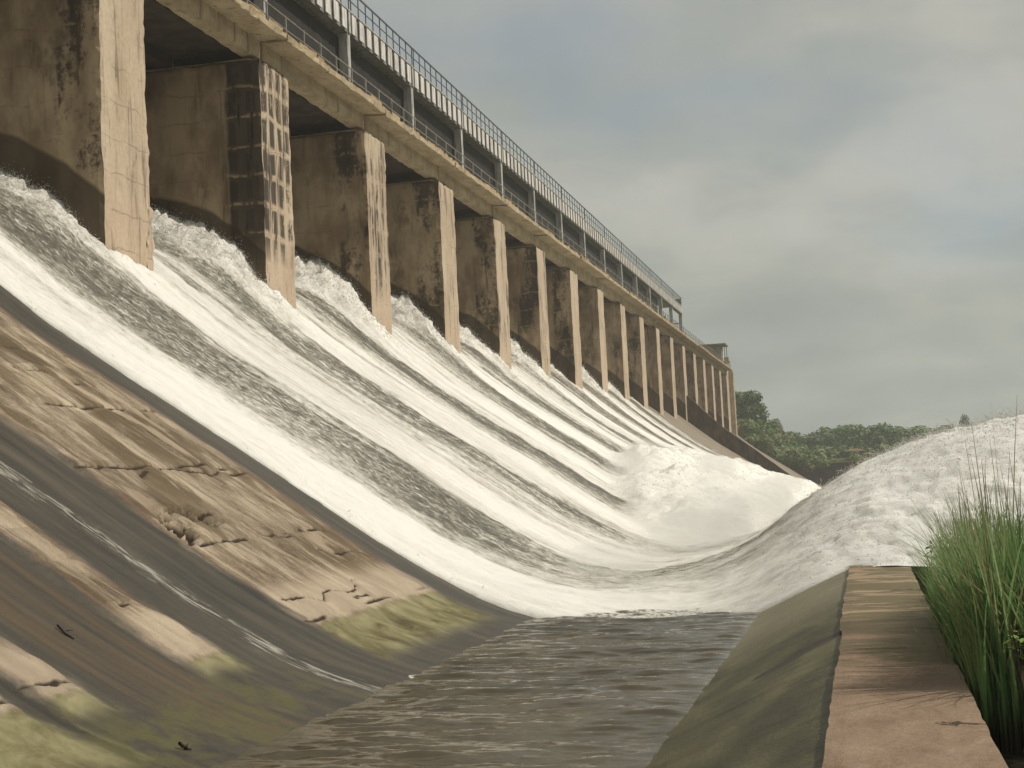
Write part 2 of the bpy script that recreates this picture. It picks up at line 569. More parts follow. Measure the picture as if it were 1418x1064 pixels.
    dry = t.mix(moss, dry, mossc)
    # wet film: dark stained concrete
    wetc = t.ramp(t.math('ADD', t.math('MULTIPLY', rill, 0.6), t.math('MULTIPLY', lam, 0.4)),
                  [(0.34, (0.026, 0.023, 0.018)), (0.50, (0.054, 0.047, 0.035)), (0.66, (0.098, 0.080, 0.056))])
    brownw = t.math('MULTIPLY', t.smooth(y, 21.3, 20.6), t.smooth(y, 18.4, 19.2))
    wetc = t.mix(t.math('MULTIPLY', brownw, t.math('MULTIPLY', t.smooth(rill, 0.35, 0.65), 0.75)), wetc, (0.098, 0.064, 0.032))
    wetmoss = t.math('MULTIPLY', t.smooth(xw, -10.6, -9.6), t.math('MULTIPLY', t.smooth(mossn, 0.42, 0.60), t.smooth(y, 24.5, 22.5)))
    wetc = t.mix(t.math('MULTIPLY', wetmoss, 0.8), wetc, (0.092, 0.084, 0.030))
    # thin white trickles running in the widest wet band
    tr = t.noise(t.scaled(uv, (7.0, 1.1, 1)), 1.0, 5.0, 0.75, 0.8)
    tb = t.math('ABSOLUTE', t.math('SUBTRACT', t.math('ADD', y, t.math('MULTIPLY', t.math('SUBTRACT', warp, 0.5), 0.9)), 24.2))
    trm = t.math('MULTIPLY', t.smooth(tb, 0.75, 0.05), t.smooth(t.math('ADD', tr, t.math('MULTIPLY', t.smooth(tb, 0.4, 0.0), 0.10)), 0.55, 0.70))
    wetc = t.mix(t.math('MULTIPLY', trm, 0.75), wetc, (0.42, 0.40, 0.34))
    # right side of the bucket and its lip: olive slime
    right = t.smooth(x, -3.6, -2.7)
    on = t.noise(t.scaled(uv, (0.35, 0.9, 1), (2, 3, 0)), 1.0, 5.0, 0.6)
    lipc = t.ramp(on, [(0.35, (0.034, 0.031, 0.010)), (0.50, (0.076, 0.069, 0.026)), (0.65, (0.135, 0.122, 0.056))])
    lipst = t.noise(t.scaled(uv, (0.9, 0.5, 1), (7, 1, 0)), 1.0, 6.0, 0.7, 0.6)
    lipc = t.mix(t.math('MULTIPLY', t.smooth(lipst, 0.52, 0.62), 0.55), lipc, (0.024, 0.021, 0.009))
    lipc = t.mix(0.75, lipc, t.ramp(t.noise(uv, 24.0, 4.0, 0.75), [(0.3, (0.45, 0.45, 0.45)), (0.7, (1.5, 1.5, 1.45))]), 'MULTIPLY')
    lipc = t.mix(t.math('MULTIPLY', t.smooth(y, 24, 32), 0.55), lipc, (0.30, 0.265, 0.165))
    wetm = t.math('MAXIMUM', t.math('MAXIMUM', wet_y, t.math('MULTIPLY', toe, 1.0)), far)
    col = t.mix(wetm, dry, wetc)
    col = t.mix(right, col, lipc)
    # far unwatered bays: plain grey-brown chute
    fb = t.smooth(y, 150, 200)
    col = t.mix(fb, col, t.ramp(lam, [(0.35, (0.16, 0.125, 0.085)), (0.65, (0.30, 0.25, 0.18))]))
    crack = t.attr('crack')
    col = t.mix(t.smooth(crack, 0.25, 0.75), col, (0.040, 0.028, 0.017))
    rough = t.math('SUBTRACT', 0.92, t.math('MULTIPLY', wetm, t.math('SUBTRACT', 0.56, t.math('MULTIPLY', rill, 0.25))))
    bh = t.math('ADD', t.math('MULTIPLY', grit, 0.12), t.math('MULTIPLY', s, t.math('SUBTRACT', 1.2, wetm)))
    bh = t.math('ADD', bh, t.math('MULTIPLY', fine, 0.25))
    bh = t.math('ADD', bh, t.math('MULTIPLY', right, t.math('MULTIPLY', t.noise(uv, 14.0, 5.0, 0.7), 0.5)))
    b = t.bump(bh, 0.8, 0.10)
    return t.done(col, rough, b, 0.28)


def mat_lip():
    t = NT('lip_wall_concrete')
    x, y, z = t.xyz()
    st = t.noise(t.scaled(t.pos, (0.6, 1.5, 1.0)), 1.0, 6.0, 0.62, 1.2)
    b2 = t.noise(t.scaled(t.pos, (0.9, 0.9, 0.9)), 1.0, 5.0, 0.6)
    fine = t.noise(t.pos, 16.0, 5.0, 0.7)
    s = t.math('ADD', t.math('MULTIPLY', st, 0.34), t.math('ADD', t.math('MULTIPLY', b2, 0.40), t.math('MULTIPLY', fine, 0.26)))
    c = t.ramp(s, [(0.33, (0.105, 0.066, 0.040)), (0.45, (0.21, 0.138, 0.088)), (0.56, (0.285, 0.198, 0.132)), (0.70, (0.38, 0.285, 0.20))])
    near = t.noise(t.scaled(t.pos, (2.2, 0.8, 1.0)), 1.0, 6.0, 0.65, 0.8)
    nearc = t.ramp(t.math('ADD', t.math('MULTIPLY', near, 0.7), t.math('MULTIPLY', fine, 0.3)), [(0.30, (0.12, 0.074, 0.044)), (0.46, (0.212, 0.146, 0.096)), (0.60, (0.275, 0.196, 0.132)), (0.75, (0.36, 0.275, 0.20))])
    c = t.mix(t.math('MULTIPLY', t.smooth(y, 18.6, 17.6), 0.85), c, nearc)
    pores = t.noise(t.pos, 42.0, 3.0, 0.8)
    c = t.mix(0.6, c, t.ramp(pores, [(0.34, (0.35, 0.34, 0.33)), (0.5, (1.0, 1.0, 1.0)), (0.7, (1.2, 1.2, 1.2))]), 'MULTIPLY')
    # silt and slime where spray runs across the far end
    mz = t.math('MULTIPLY', t.smooth(y, 17.9, 18.5), t.smooth(t.math('ADD', st, t.math('MULTIPLY', t.smooth(x, -0.4, 1.0), 0.14)), 0.42, 0.54))
    c = t.mix(t.math('MULTIPLY', mz, 0.75), c, (0.088, 0.078, 0.030))
    pale = t.math('MULTIPLY', t.smooth(y, 22.3, 23.2), t.smooth(st, 0.50, 0.40))
    c = t.mix(t.math('MULTIPLY', pale, 0.6), c, (0.36, 0.27, 0.17))
    trick = t.math('MULTIPLY', t.smooth(y, 21.2, 21.7), t.smooth(y, 24.2, 23.4))
    c = t.mix(t.math('MULTIPLY', trick, 0.72), c, (0.075, 0.056, 0.026))
    # flanks are dark with slime
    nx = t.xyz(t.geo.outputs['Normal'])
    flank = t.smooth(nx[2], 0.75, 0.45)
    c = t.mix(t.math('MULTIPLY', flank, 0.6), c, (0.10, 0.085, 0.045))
    rough = t.math('SUBTRACT', 0.9, t.math('MULTIPLY', t.smooth(y, 18.0, 22.0), 0.15))
    return t.done(c, rough, t.bump(s, 0.6, 0.05), 0.35)


def mat_water():
    t = NT('white_water')
    uv = t.uv()
    foam = t.attr('foam')
    x, y, z = t.xyz()
    st = t.noise(t.scaled(uv, (3.0, 0.42, 1)), 1.0, 6.0, 0.66, 0.5)
    st2 = t.noise(t.scaled(uv, (9.0, 1.5, 1)), 1.0, 5.0, 0.7, 0.7)
    st3 = t.noise(t.scaled(uv, (1.2, 0.10, 1)), 1.0, 4.0, 0.6, 0.3)
    fl = t.noise(t.scaled(uv, (6.5, 2.4, 1)), 1.0, 6.0, 0.78, 0.6)
    dark = t.attr('dark')
    thin = t.attr('thin')
    m = t.math('ADD', t.math('MULTIPLY', st, 0.24), t.math('ADD', t.math('MULTIPLY', st2, 0.26), t.math('ADD', t.math('MULTIPLY', fl, 0.40), t.math('MULTIPLY', st3, 0.10))))
    v = t.math('ADD', t.math('ADD', t.math('MULTIPLY', t.math('SUBTRACT', m, 0.5), 1.8), t.math('MULTIPLY', dark, t.math('MULTIPLY', t.math('SUBTRACT', fl, 0.5), 2.2))), foam)
    col = t.ramp(v, [(0.05, (0.115, 0.105, 0.082)), (0.26, (0.22, 0.205, 0.163)), (0.44, (0.43, 0.412, 0.35)), (0.62, (0.62, 0.60, 0.535)), (0.88, (0.765, 0.745, 0.68))])
    col = t.mix(t.math('MULTIPLY', thin, t.smooth(v, 0.55, 0.2)), col, (0.13, 0.10, 0.065))
    col = t.mix(t.math('MULTIPLY', t.smooth(x, -3.0, 1.5), t.smooth(v, 0.25, 0.6)), col, (0.875, 0.86, 0.805))
    rough = t.ramp(v, [(0.1, 0.38), (0.5, 0.75)])
    b = t.bump(t.math('ADD', t.math('MULTIPLY', m, 1.0), t.math('MULTIPLY', fl, 0.6)), 0.8, 0.14)
    t.p.inputs['Subsurface Radius'].default_value = (1.0, 0.97, 0.9)
    t.p.inputs['Subsurface Scale'].default_value = 0.28
    t.put(t.p.inputs['Subsurface Weight'], t.smooth(v, 0.45, 0.85))
    m_ = t.done(col, rough, b, 0.25)
    aerated(t, col, t.math('MULTIPLY', t.smooth(x, -2.0, 2.0), 0.15))
    return m_


def aerated(t, col, fac):
    """aerated water lets daylight through: mix in a translucent lobe"""
    tr = t.n.new('ShaderNodeBsdfTranslucent')
    t.put(tr.inputs['Color'], col)
    mx = t.n.new('ShaderNodeMixShader')
    t.put(mx.inputs[0], fac)
    t.l.new(t.p.outputs[0], mx.inputs[1])
    t.l.new(tr.outputs[0], mx.inputs[2])
    t.l.new(mx.outputs[0], t.out.inputs[0])


def mat_spray():
    t = NT('spray_white')
    n = t.noise(t.pos, 3.0, 2.0)
    c = t.ramp(n, [(0.3, (0.74, 0.72, 0.66)), (0.7, (0.84, 0.83, 0.78))])
    m_ = t.done(c, 0.8, None, 0.2)
    aerated(t, c, 0.45)
    return m_


def mat_pool():
    t = NT('pool_water')
    x, y, z = t.xyz()
    foam = t.attr('foam')
    w = t.noise(t.scaled(t.pos, (1.0, 2.6, 1)), 2.2, 5.0, 0.6, 0.4)
    w2 = t.noise(t.scaled(t.pos, (1.0, 2.2, 1)), 8.0, 4.0, 0.6, 0.3)
    n = t.noise(t.scaled(t.pos, (0.4, 0.4, 1)), 1.0, 4.0)
    c = t.ramp(n, [(0.35, (0.040, 0.030, 0.013)), (0.65, (0.078, 0.061, 0.030))])
    fm = t.smooth(t.math('ADD', foam, t.math('MULTIPLY', t.math('SUBTRACT', w2, 0.5), 0.9)), 0.55, 0.8)
    c = t.mix(fm, c, (0.66, 0.64, 0.57))
    b = t.bump(t.math('ADD', w, t.math('MULTIPLY', w2, 0.35)), 0.22, 0.06)
    return t.done(c, t.math('ADD', 0.06, t.math('MULTIPLY', fm, 0.5)), b, 0.5)


def mat_leaf(name, a, b, trans=0.25):
    t = NT(name)
    n = t.noise(t.pos, 0.9, 3.0, 0.6)
    r = t.rand()
    c = t.ramp(t.math('ADD', t.math('MULTIPLY', n, 0.75), t.math('MULTIPLY', r, 0.25)), [(0.30, a), (0.70, b)])
    t.p.inputs['Subsurface Weight'].default_value = 0.0
    return t.done(c, 0.65, None, 0.2)


def mat_grass():
    t = NT('grass_blade')
    h = t.attr('tipness')
    r = t.attr('tone')
    c = t.ramp(r, [(0.0, (0.07, 0.16, 0.045)), (0.45, (0.16, 0.29, 0.09)), (0.85, (0.31, 0.42, 0.18)), (1.0, (0.36, 0.30, 0.16))])
    c = t.mix(t.smooth(h, 0.62, 1.0), c, (0.24, 0.22, 0.12))
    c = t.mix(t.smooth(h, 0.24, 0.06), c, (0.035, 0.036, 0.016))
    m_ = t.done(c, 0.5, None, 0.35)
    aerated(t, c, 0.42)
    return m_


def mat_ground():
    t = NT('ground_soil')
    x, y, z = t.xyz()
    n = t.noise(t.pos, 0.35, 6.0, 0.65)
    f = t.noise(t.pos, 2.5, 4.0, 0.6)
    c = t.ramp(t.math('ADD', t.math('MULTIPLY', n, 0.6), t.math('MULTIPLY', f, 0.4)), [(0.3, (0.05, 0.062, 0.024)), (0.5, (0.115, 0.13, 0.052)), (0.68, (0.21, 0.19, 0.11))])
    near = t.smooth(y, 120, 60)
    c = t.mix(near, c, t.ramp(n, [(0.3, (0.018, 0.018, 0.010)), (0.7, (0.05, 0.045, 0.025))]))
    return t.done(c, 0.95, t.bump(f, 0.5, 0.2), 0.1)


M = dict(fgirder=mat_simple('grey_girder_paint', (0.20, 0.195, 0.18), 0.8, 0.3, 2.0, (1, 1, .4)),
         soffit=mat_simple('shade_soffit_concrete', (0.060, 0.046, 0.034), 0.95, 0.35, 1.0),  # shade of the bay under the deck painted in as near-black concrete
         pier=mat_pier(), deck=mat_deck(), lipc=mat_deck('deck_edge_concrete', (0.95, 0.88, 0.80)), slope=mat_slope(), lip=mat_lip(), water=mat_water(), spray=mat_spray(),
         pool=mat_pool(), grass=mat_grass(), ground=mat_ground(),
         steel=mat_simple('dark_steel', (0.020, 0.019, 0.016), 0.9, 0.4, 1.5),
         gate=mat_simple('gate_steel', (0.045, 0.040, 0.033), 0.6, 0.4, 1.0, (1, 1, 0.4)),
         rail=mat_simple('grey_rail_paint', (0.24, 0.22, 0.19), 0.6, 0.3, 3.0),
         topbal=mat_simple('blue_grey_paint', (0.075, 0.085, 0.095), 0.5, 0.3, 3.0),
         column=mat_simple('column_concrete', (0.40, 0.39, 0.35), 0.85, 0.3, 2.0, (1, 1, 0.3), dirt=(0.12, 0.11, 0.09)),
         fascia=mat_simple('weathered_white_paint', (0.60, 0.57, 0.53), 0.75, 0.16, 2.5, (1, 1, 0.4), dirt=(0.24, 0.21, 0.18)),
         darkwall=mat_simple('training_wall_concrete', (0.085, 0.060, 0.042), 0.9, 0.45, 0.7, (1, 1, 0.6), dirt=(0.035, 0.025, 0.018)),
         bankwall=mat_simple('bank_masonry', (0.060, 0.054, 0.052), 0.9, 0.35, 0.8),
         house=mat_simple('gatehouse_plaster', (0.21, 0.165, 0.12), 0.9, 0.25, 1.0, (1, 1, 0.5)),
         whitep=mat_simple('white_plaster', (0.62, 0.60, 0.56), 0.85, 0.15, 1.0),
         soil=mat_simple('red_soil', (0.20, 0.115, 0.075), 0.95, 0.3, 0.6),
         bark=mat_simple('bark', (0.06, 0.045, 0.03), 0.9, 0.3, 4.0),
         wood=mat_simple('wet_wood', (0.022, 0.016, 0.011), 0.7, 0.3, 8.0),
         leaf_dark=mat_leaf('leaf_dark', (0.048, 0.092, 0.032), (0.105, 0.165, 0.058)),
         leaf_mid=mat_leaf('leaf_mid', (0.070, 0.135, 0.040), (0.155, 0.240, 0.078)),
         leaf_light=mat_leaf('leaf_light', (0.125, 0.160, 0.060), (0.235, 0.265, 0.125)),
         leaf_weed=mat_leaf('leaf_weed', (0.018, 0.030, 0.010), (0.05, 0.07, 0.02)),
         leaf_bright=mat_leaf('leaf_bright', (0.10, 0.19, 0.035), (0.20, 0.30, 0.07)))

# ------------------------------------------------------------------ spillway profile (x downstream, z up)
XB = np.array([-40, -38, -35, -32.6, -30.4, -28.2, -26.8, -23.84, -22.14, -18.82, -15.58, -14.77, -12.1, -10, -8.57, -7, -5.5, -4, -2.8, -1.71, -.5, -.38])
ZB = np.array([12.2, 12.2, 12.2, 11.9, 11.2, 10.0, 8.8, 6.41, 5.08, 2.85, .67, .1, -1.72, -2.94, -3.45, -3.85, -4.0, -3.9, -3.5, -2.98, -2.40, -2.42])


def smooth_curve(X, Z, n=1200, sig=0.5):
    xs = np.linspace(X[0], X[-1], n)
    zs = np.interp(xs, X, Z)
    dx = xs[1] - xs[0]
    k = np.exp(-0.5 * (np.arange(-int(3 * sig / dx), int(3 * sig / dx) + 1) * dx / sig) ** 2)
    k /= k.sum()
    pad = len(k) // 2
    zp = np.concatenate([zs[0] + (zs[0] - zs[pad:0:-1]), zs, zs[-1] + (zs[-1] - zs[-2:-pad - 2:-1])])
    return xs, np.convolve(zp, k, 'valid')


_xs, _zs = smooth_curve(XB, ZB)
zbare = lambda x: np.interp(x, _xs, _zs)
LIP_Z = -2.36
PIER_Y0, BAY, PIER_W = 48.1, 15.0, 3.65
NP = 18                       # piers in view
Y_EDGE = 36.7                 # near edge of the flow
Y_WALL = 229.5                # training wall
Y_END = 197.6                 # last open gate


def arc_x(xa, xb, step, zf):
    xx = np.linspace(xa, xb, 4000)
    zz = zf(xx)
    s = np.concatenate([[0], np.cumsum(np.hypot(np.diff(xx), np.diff(zz)))])
    n = int(s[-1] / step) + 1
    sq = np.linspace(0, s[-1], n)
    return np.interp(sq, s, xx), sq


def seg_dist(px, py, pts):
    d = np.full(px.shape, 1e9)
    for (ax, ay), (bx, by) in zip(pts[:-1], pts[1:]):
        vx, vy = bx - ax, by - ay
        t = np.clip(((px - ax) * vx + (py - ay) * vy) / (vx * vx + vy * vy), 0, 1)
        d = np.minimum(d, np.hypot(px - ax - t * vx, py - ay - t * vy))
    return d


def build_slope():
    xs, s = arc_x(-40, -0.40, 0.065, zbare)
    ys = np.concatenate([np.arange(2, 10, 0.4), np.arange(10, 37.6, 0.065), np.arange(38, 322, 1.0)])
    X, Y = np.meshgrid(xs, ys)
    S = np.broadcast_to(s, X.shape)
    Z = zbare(X)
    near = (Y < 38)
    # eroded laminations on the dry strips
    wob = (fbm(Y * 0.9, S * 0.22, 3, 4) - 0.5) * 0.9
    yw = Y + wob
    dry = np.zeros_like(X)
    for a, b in ((0, 16.7), (17.2, 18.1), (21.35, 22.55), (26.85, 34.9)):
        dry = np.maximum(dry, sstep(a - .12, a + .12, yw) * (1 - sstep(b - .12, b + .12, yw)))
    dry = dry * (1 - sstep(-9.5, -9.0, X + wob * 0.5))
    lam = fbm(Y * 1.1, S * 0.25, 8, 5)
    terr = np.floor(lam * 9) / 9 + 0.11 * sstep(0.75, 1.0, lam * 9 - np.floor(lam * 9))
    h = dry * (0.06 + (terr - 0.5) * 0.17 + (fbm(Y * 3, S * 1.2, 2, 3) - 0.5) * 0.07) * (1 - sstep(-11.3, -10.4, X) * 0.7)
    h = h + (1 - dry) * (fbm(Y * 1.6, S * 0.3, 5, 3) - 0.5) * 0.04
    crack = np.zeros_like(X)
    xw = X + (fbm(Y * 0.9, S * 1.5, 1, 5) - 0.5) * 0.5
    lines = [([(-11.55, 27.2), (-11.25, 28.6), (-11.5, 29.6), (-11.2, 30.6), (-11.55, 31.6)], 0.05),
             ([(-11.1, 30.2), (-11.05, 31.0)], 0.05), ([(-15.5, 29.0), (-15.75, 30.4), (-15.4, 32.4), (-15.5, 34.9)], 0.06),
             ([(-17.1, 29.9), (-17.0, 31.2)], 0.05), ([(-13.4, 30.5), (-13.2, 31.5), (-13.35, 33.0)], 0.06),
             ([(-12.6, 32.0), (-12.5, 34.5)], 0.045), ([(-14.15, 29.2), (-14.0, 30.0)], 0.06),
             ([(-10.95, 21.3), (-10.9, 22.0), (-11.15, 22.7)], 0.045), ([(-11.0, 17.1), (-10.9, 18.2)], 0.045),
             ([(-18.9, 27.4), (-18.6, 28.8)], 0.05), ([(-19.6, 30.5), (-19.2, 33.0)], 0.05), ([(-12.05, 21.4), (-12.0, 22.3)], 0.05)]
    for pts, w in lines:
        d = seg_dist(xw, Y, pts)
        crack = np.maximum(crack, (1 - sstep(w * 0.3, w * 1.2, d)) * sstep(0.10, 0.35, vn(X * 3, Y * 1.3, 2)))
    for xj in (-10.85, -13.3, -15.75, -18.1, -20.5):
        dj = np.abs(X - xj + (fbm(Y * 0.8, 0 * X + xj, 3, 5, 0.6) - .5) * 0.22)
        crack = np.maximum(crack, (1 - sstep(0.015, 0.075, dj)) * (0.35 + 0.65 * sstep(0.35, 0.6, vn(Y * 1.1, xj))) * dry)
    leak = seg_dist(X, Y, [(-0.42, 22.7), (-0.9, 22.3), (-1.55, 21.7)]) + (fbm(X * 3, Y * 1.6, 3, 4) - .5) * .25
    crack = np.maximum(crack, (1 - sstep(0.16, 0.42, leak)))
    # the broken-out hole beside the wet band
    hole = 1 - sstep(0.30, 0.62, np.hypot((X + 13.75) / 0.85, (Y - 27.45) / 1.0) + (fbm(X * 2.4, Y * 2.4, 4, 6, .75) - 0.5) * 2.4)
    hole2 = 1 - sstep(0.3, 0.7, np.hypot((X + 14.1) / 0.5, (Y - 28.4) / 1.5) + (fbm(X * 2.6, Y * 2.6, 9, 6, .75) - 0.5) * 2.4)
    hole = np.maximum(hole, hole2 * 0.7)
    h = h - np.clip(crack, 0, 1) * 0.09 - hole * 0.26
    crack = np.maximum(crack, hole)
    h = np.where(near, h, 0.0)
    h = h * (1 - sstep(-9.2, -8.6, X) * 0.8)
    dz = np.gradient(zbare(xs), xs)
    nx, nz = -dz / np.hypot(1, dz), 1 / np.hypot(1, dz)
    lipfade = 1 - 0.8 * sstep(-1.2, -0.55, X)
    P = np.stack([X + nx * h * lipfade, Y, Z + nz * h * lipfade], -1).reshape(-1, 3)
    me = mesh_np('spillway_slope', P, grid_faces(len(ys), len(xs)), uv=np.stack([Y.ravel(), S.ravel()], 1), attrs={'crack': crack.ravel() * near.ravel()})
    o = link('spillway_slope', me, M['slope'])
    tag(o, 'stained concrete chute of the spillway curving into the bucket', kind='structure')


build_slope()

# ------------------------------------------------------------------ ground
def ground_z(x, y):
    far = sstep(320.8, 321.4, y)
    z = -7.2 + far * (9.0 + 0.010 * np.clip(y - 321, 0, 200) + 9.0 * sstep(-13, -27, x) * (1 - 0.4 * sstep(420, 520, y)))
    bank = sstep(0.9, 1.1, x) * (1 - sstep(32, 37, y)) * (1 - sstep(3.5, 9, x))
    return z + bank * 4.1 + (fbm(x * .3, y * .3, 2, 3) - .5) * (0.3 + 0.9 * far)


def build_ground():
    xs = np.concatenate([-np.geomspace(3000, 60, 24), np.arange(-56, 0, 2.0), np.arange(0, 14, 0.4), np.arange(14, 90, 3.0), np.geomspace(95, 3000, 24)])
    ys = np.concatenate([np.array([-400, -200, -100, -50, -25, -10]), np.arange(-4, 40, 0.8), np.arange(42, 318, 6.0), np.arange(318, 326, 0.3), np.arange(327, 460, 3.0), np.geomspace(470, 5000, 24)])
    X, Y = np.meshgrid(xs, ys)
    Z = ground_z(X, Y)
    me = mesh_np('ground', np.stack([X, Y, Z], -1).reshape(-1, 3), grid_faces(len(ys), len(xs)))
    tag(link('ground', me, M['ground']), 'river bed and green far bank around the dam', kind='structure')


build_ground()


# ------------------------------------------------------------------ pool in the bucket
def build_pool():
    ys = np.arange(4, 44, 0.05)
    xs = np.arange(-9.6, -2.0, 0.05)
    X, Y = np.meshgrid(xs, ys)
    w = (fbm(X * 0.55, Y * 2.3, 1, 4) - 0.5) * 0.15 + (fbm(X * 1.0 + 4, Y * 4.0, 5, 4) - 0.5) * 0.10
    w = w + (fbm(X * 0.4, Y * 0.9, 7, 2) - .5) * 0.10 * sstep(24, 35, Y)
    edge = sstep(0, 0.8, X + 9.0 - (Y - 36.7) * -0.03) * sstep(0, 0.5, -2.6 - X)
    Z = -3.46 + w * (0.25 + 0.75 * edge)
    foam_glint = sstep(35.9, 37.0, Y + (fbm(X * 0.8, Y * 0.5, 3, 4) - .5) * 3.0) * 0.7
    foam_glint = np.maximum(foam_glint, (1 - sstep(0.05, 0.22, np.abs(X + 2.85 - (36.7 - Y) * 0.018 + (fbm(X, Y * 1.5, 1, 3) - .5) * .25))) * 0.42)
    foam_glint = np.maximum(foam_glint, (1 - sstep(0.04, 0.16, np.hypot((X + 8.55) / 0.35, (Y - 25.9) / 0.8) - 0.5)) * 0.7)  # glint at the waterline, painted in as a small foam-white patch
    me = mesh_np('pool_water', np.stack([X, Y, Z], -1).reshape(-1, 3), grid_faces(len(ys), len(xs)), attrs={'foam': foam_glint.ravel()})
    tag(link('pool_water', me, M['pool']), 'brown rippled water pooled in the bucket', kind='structure')


build_pool()

# ------------------------------------------------------------------ the flow down the chute and the thrown jet
XT = np.array([-40, -36, -34, -32.6, -30.4, -28.2, -26.8, -24, -22, -18.8, -15.5, -12.1, -10, -8.57, -7, -5, -3.5, -1.5, .1, 2.2, 4.7, 7, 10, 14, 19, 24])
ZT = np.array([12.9, 12.9, 12.75, 12.4, 11.6, 10.4, 9.2, 6.85, 5.35, 3.15, .95, -1.4, -2.5, -2.95, -3.1, -2.75, -2.05, -.7, .15, .9, 1.3, 1.2, .3, -2.0, -6.2, -7.6])
XL = np.array([-40, -0.5, 1, 3, 5, 8, 12, 15, 24])     # lower face of the jet past the lip
ZL = np.array([0, -2.34, -2.36, -2.7, -3.4, -4.6, -6.5, -7.5, -9.0])
_xt, _zt = smooth_curve(XT, ZT, 1600, 0.5)
XR_Y = [60, 66, 80, 100, 140, 190, 245]
XR_X = [-6.5, -9.5, -14.0, -17.0, -20.0, -19.5, -19.5]


def build_flow():
    zfull = lambda x: np.interp(x, _xt, _zt)
    xs, s = arc_x(-37, 23, 0.105, zfull)
    n = int(math.log(Y_END / 36.3) / 0.0021)
    ys = np.geomspace(36.3, Y_END, n)
    X, Y = np.meshgrid(xs, ys)
    S = np.broadcast_to(s, X.shape).copy()
    xb_ = np.linspace(-38, 24, 3000)
    xb2, zb2 = smooth_curve(xb_, np.where(xb_ < -0.5, zbare(np.minimum(xb_, -0.5)), np.interp(xb_, XL, ZL)), 3000, 0.45)
    base = np.interp(X, xb2, zb2)
    top = zfull(X)
    # rounded near edge, wider where the sheet is deep
    ew = 1.3 + 7.5 * sstep(-9.5, -3, X)
    edgewob = (fbm(S * 0.35, Y * 0.0, 1, 4) - 0.5) * 0.9
    t = np.clip((Y - Y_EDGE - edgewob * 0.6) / ew, 0, 1)
    b = np.sqrt(t) * (1 - sstep(-9, -3, X)) + (1 - (1 - t) ** 1.8) * sstep(-9, -3, X)
    Z = base + (top - base) * b - 0.16 * (1 - sstep(0.0, 0.02, t)) * (1 - sstep(-.6, 0.2, X))
    # thinner, patchy water towards the last gates
    Z = Z - (top - base) * 0.6 * sstep(140, 190, Y) * (1 - sstep(-21, -17, X))
    Z = Z - 2.5 * sstep(192, 197, Y + (vn(S * .5, Y * .3) - .5) * 3)
    # bulging roller where the far bays plunge
    xh = np.interp(Y, XR_Y, XR_X)
    xh = xh + (fbm(Y * 0.09, 0 * Y, 5, 3) - 0.5) * 3.0
    u = (X - xh) / (-4.0 - xh)
    zh0 = zfull(xh) + 0.1
    amp = 0.55 * sstep(64, 105, Y) * (1 - 0.7 * sstep(125, 180, Y))
    uu = np.clip(u, 0, 1)
    roll = zh0 + (-2.1 - zh0) * uu + amp * np.sin(math.pi * np.clip(uu, 0, 1)) ** 0.8
    roll = roll - (0.9 * sstep(95, 150, Y)) * np.sin(math.pi * np.clip(uu, 0, 1)) ** 0.7
    lump = ((fbm(Y * 0.10, X * 0.28, 2, 4) - 0.5) * 2.0 + (fbm(Y * 0.4, X * 0.8, 6, 4) - 0.5) * 0.35) * (1 - 0.55 * sstep(120, 180, Y))
    rollz = roll + lump * np.sin(math.pi * uu)
    gate = sstep(62, 74, Y) * (u > 0) * (u < 1)
    rise = np.clip(rollz - Z, 0, None) * gate * sstep(0, 0.22, u) * sstep(0, 0.2, 1 - u)
    Z = Z + rise
    rollmask = np.clip(rise / 0.5, 0, 1)
    # spray-torn fins climbing the pier side at the far side of every bay
    fin = np.zeros_like(X)
    Hx = np.array([-37, -33.5, -32.0, -29.3, -27.6, -26.4, -25.2, -23])
    Hz = np.array([1.0, 1.5, 1.75, 1.95, 1.1, 0.5, 0.15, 0.0])
    for k in range(0, 14):
        yk = PIER_Y0 + BAY * k
        amp = (0.42, 0.95, 1.05, 0.85, 0.6, 0.85, 0.3, 0.95, 0.6, 0.2, .15, .1, .1, .1)[k]
        d = yk - Y
        prof = np.exp(-(np.clip(d, -5, 20) / 2.1) ** 2) * (d > -1.8)
        ragged = 0.62 + 0.85 * fbm(X * 1.1 + 7 * k, Y * 1.0, 3, 5, 0.62)
        fin = np.maximum(fin, amp * np.interp(X, Hx, Hz) * prof * ragged)
    Z = Z + fin
    finmask = np.clip(fin / 0.7, 0, 1)
    # foam: white wakes behind the piers, darker glassy tongues mid-bay
    ph = (Y - (PIER_Y0 - BAY)) / BAY
    kk = np.floor(ph)
    drift = (vn(kk * 3.7, kk * 1.3 + 2) - 0.5) * 2.0
    pm = (ph - kk) * BAY
    wave = (fbm(S * 0.10, Y * 0.35, 4, 3) - 0.5) * 2.2
    half = 1.9 + 1.4 * vn(kk * 5.1, kk * 2.2 + 9)
    half = np.where(kk < 1, 3.3, half)
    ctr = np.where(kk < 1, 12.0, 11.0 + drift) + 0.05 * (S - 20)
    wave = wave + (fbm(S * 0.7, Y * 1.2, 14, 6, 0.65) - 0.5) * 2.4
    dband = 1 - sstep(half * 0.25, half * 1.45, np.abs(pm + wave * 0.8 - ctr))
    half2 = 0.35 + 0.3 * vn(kk * 2.1, kk * 4.2 + 3)
    dband2 = (1 - sstep(half2 * 0.5, half2 * 1.6, np.abs(pm + wave * 0.6 - ctr + 4.1))) * 0.55 * (kk > 0)
    dband3 = (1 - sstep(0.2, 0.7, np.abs(pm + wave * 0.5 - 3.9))) * 0.6 * sstep(-27.2, -25.5, X) * (1 - sstep(-24, -20, X)) * (kk > 0)
    foam = 0.80 + (fbm(Y * 0.7, S * 0.10, 7, 4) - 0.5) * 0.55
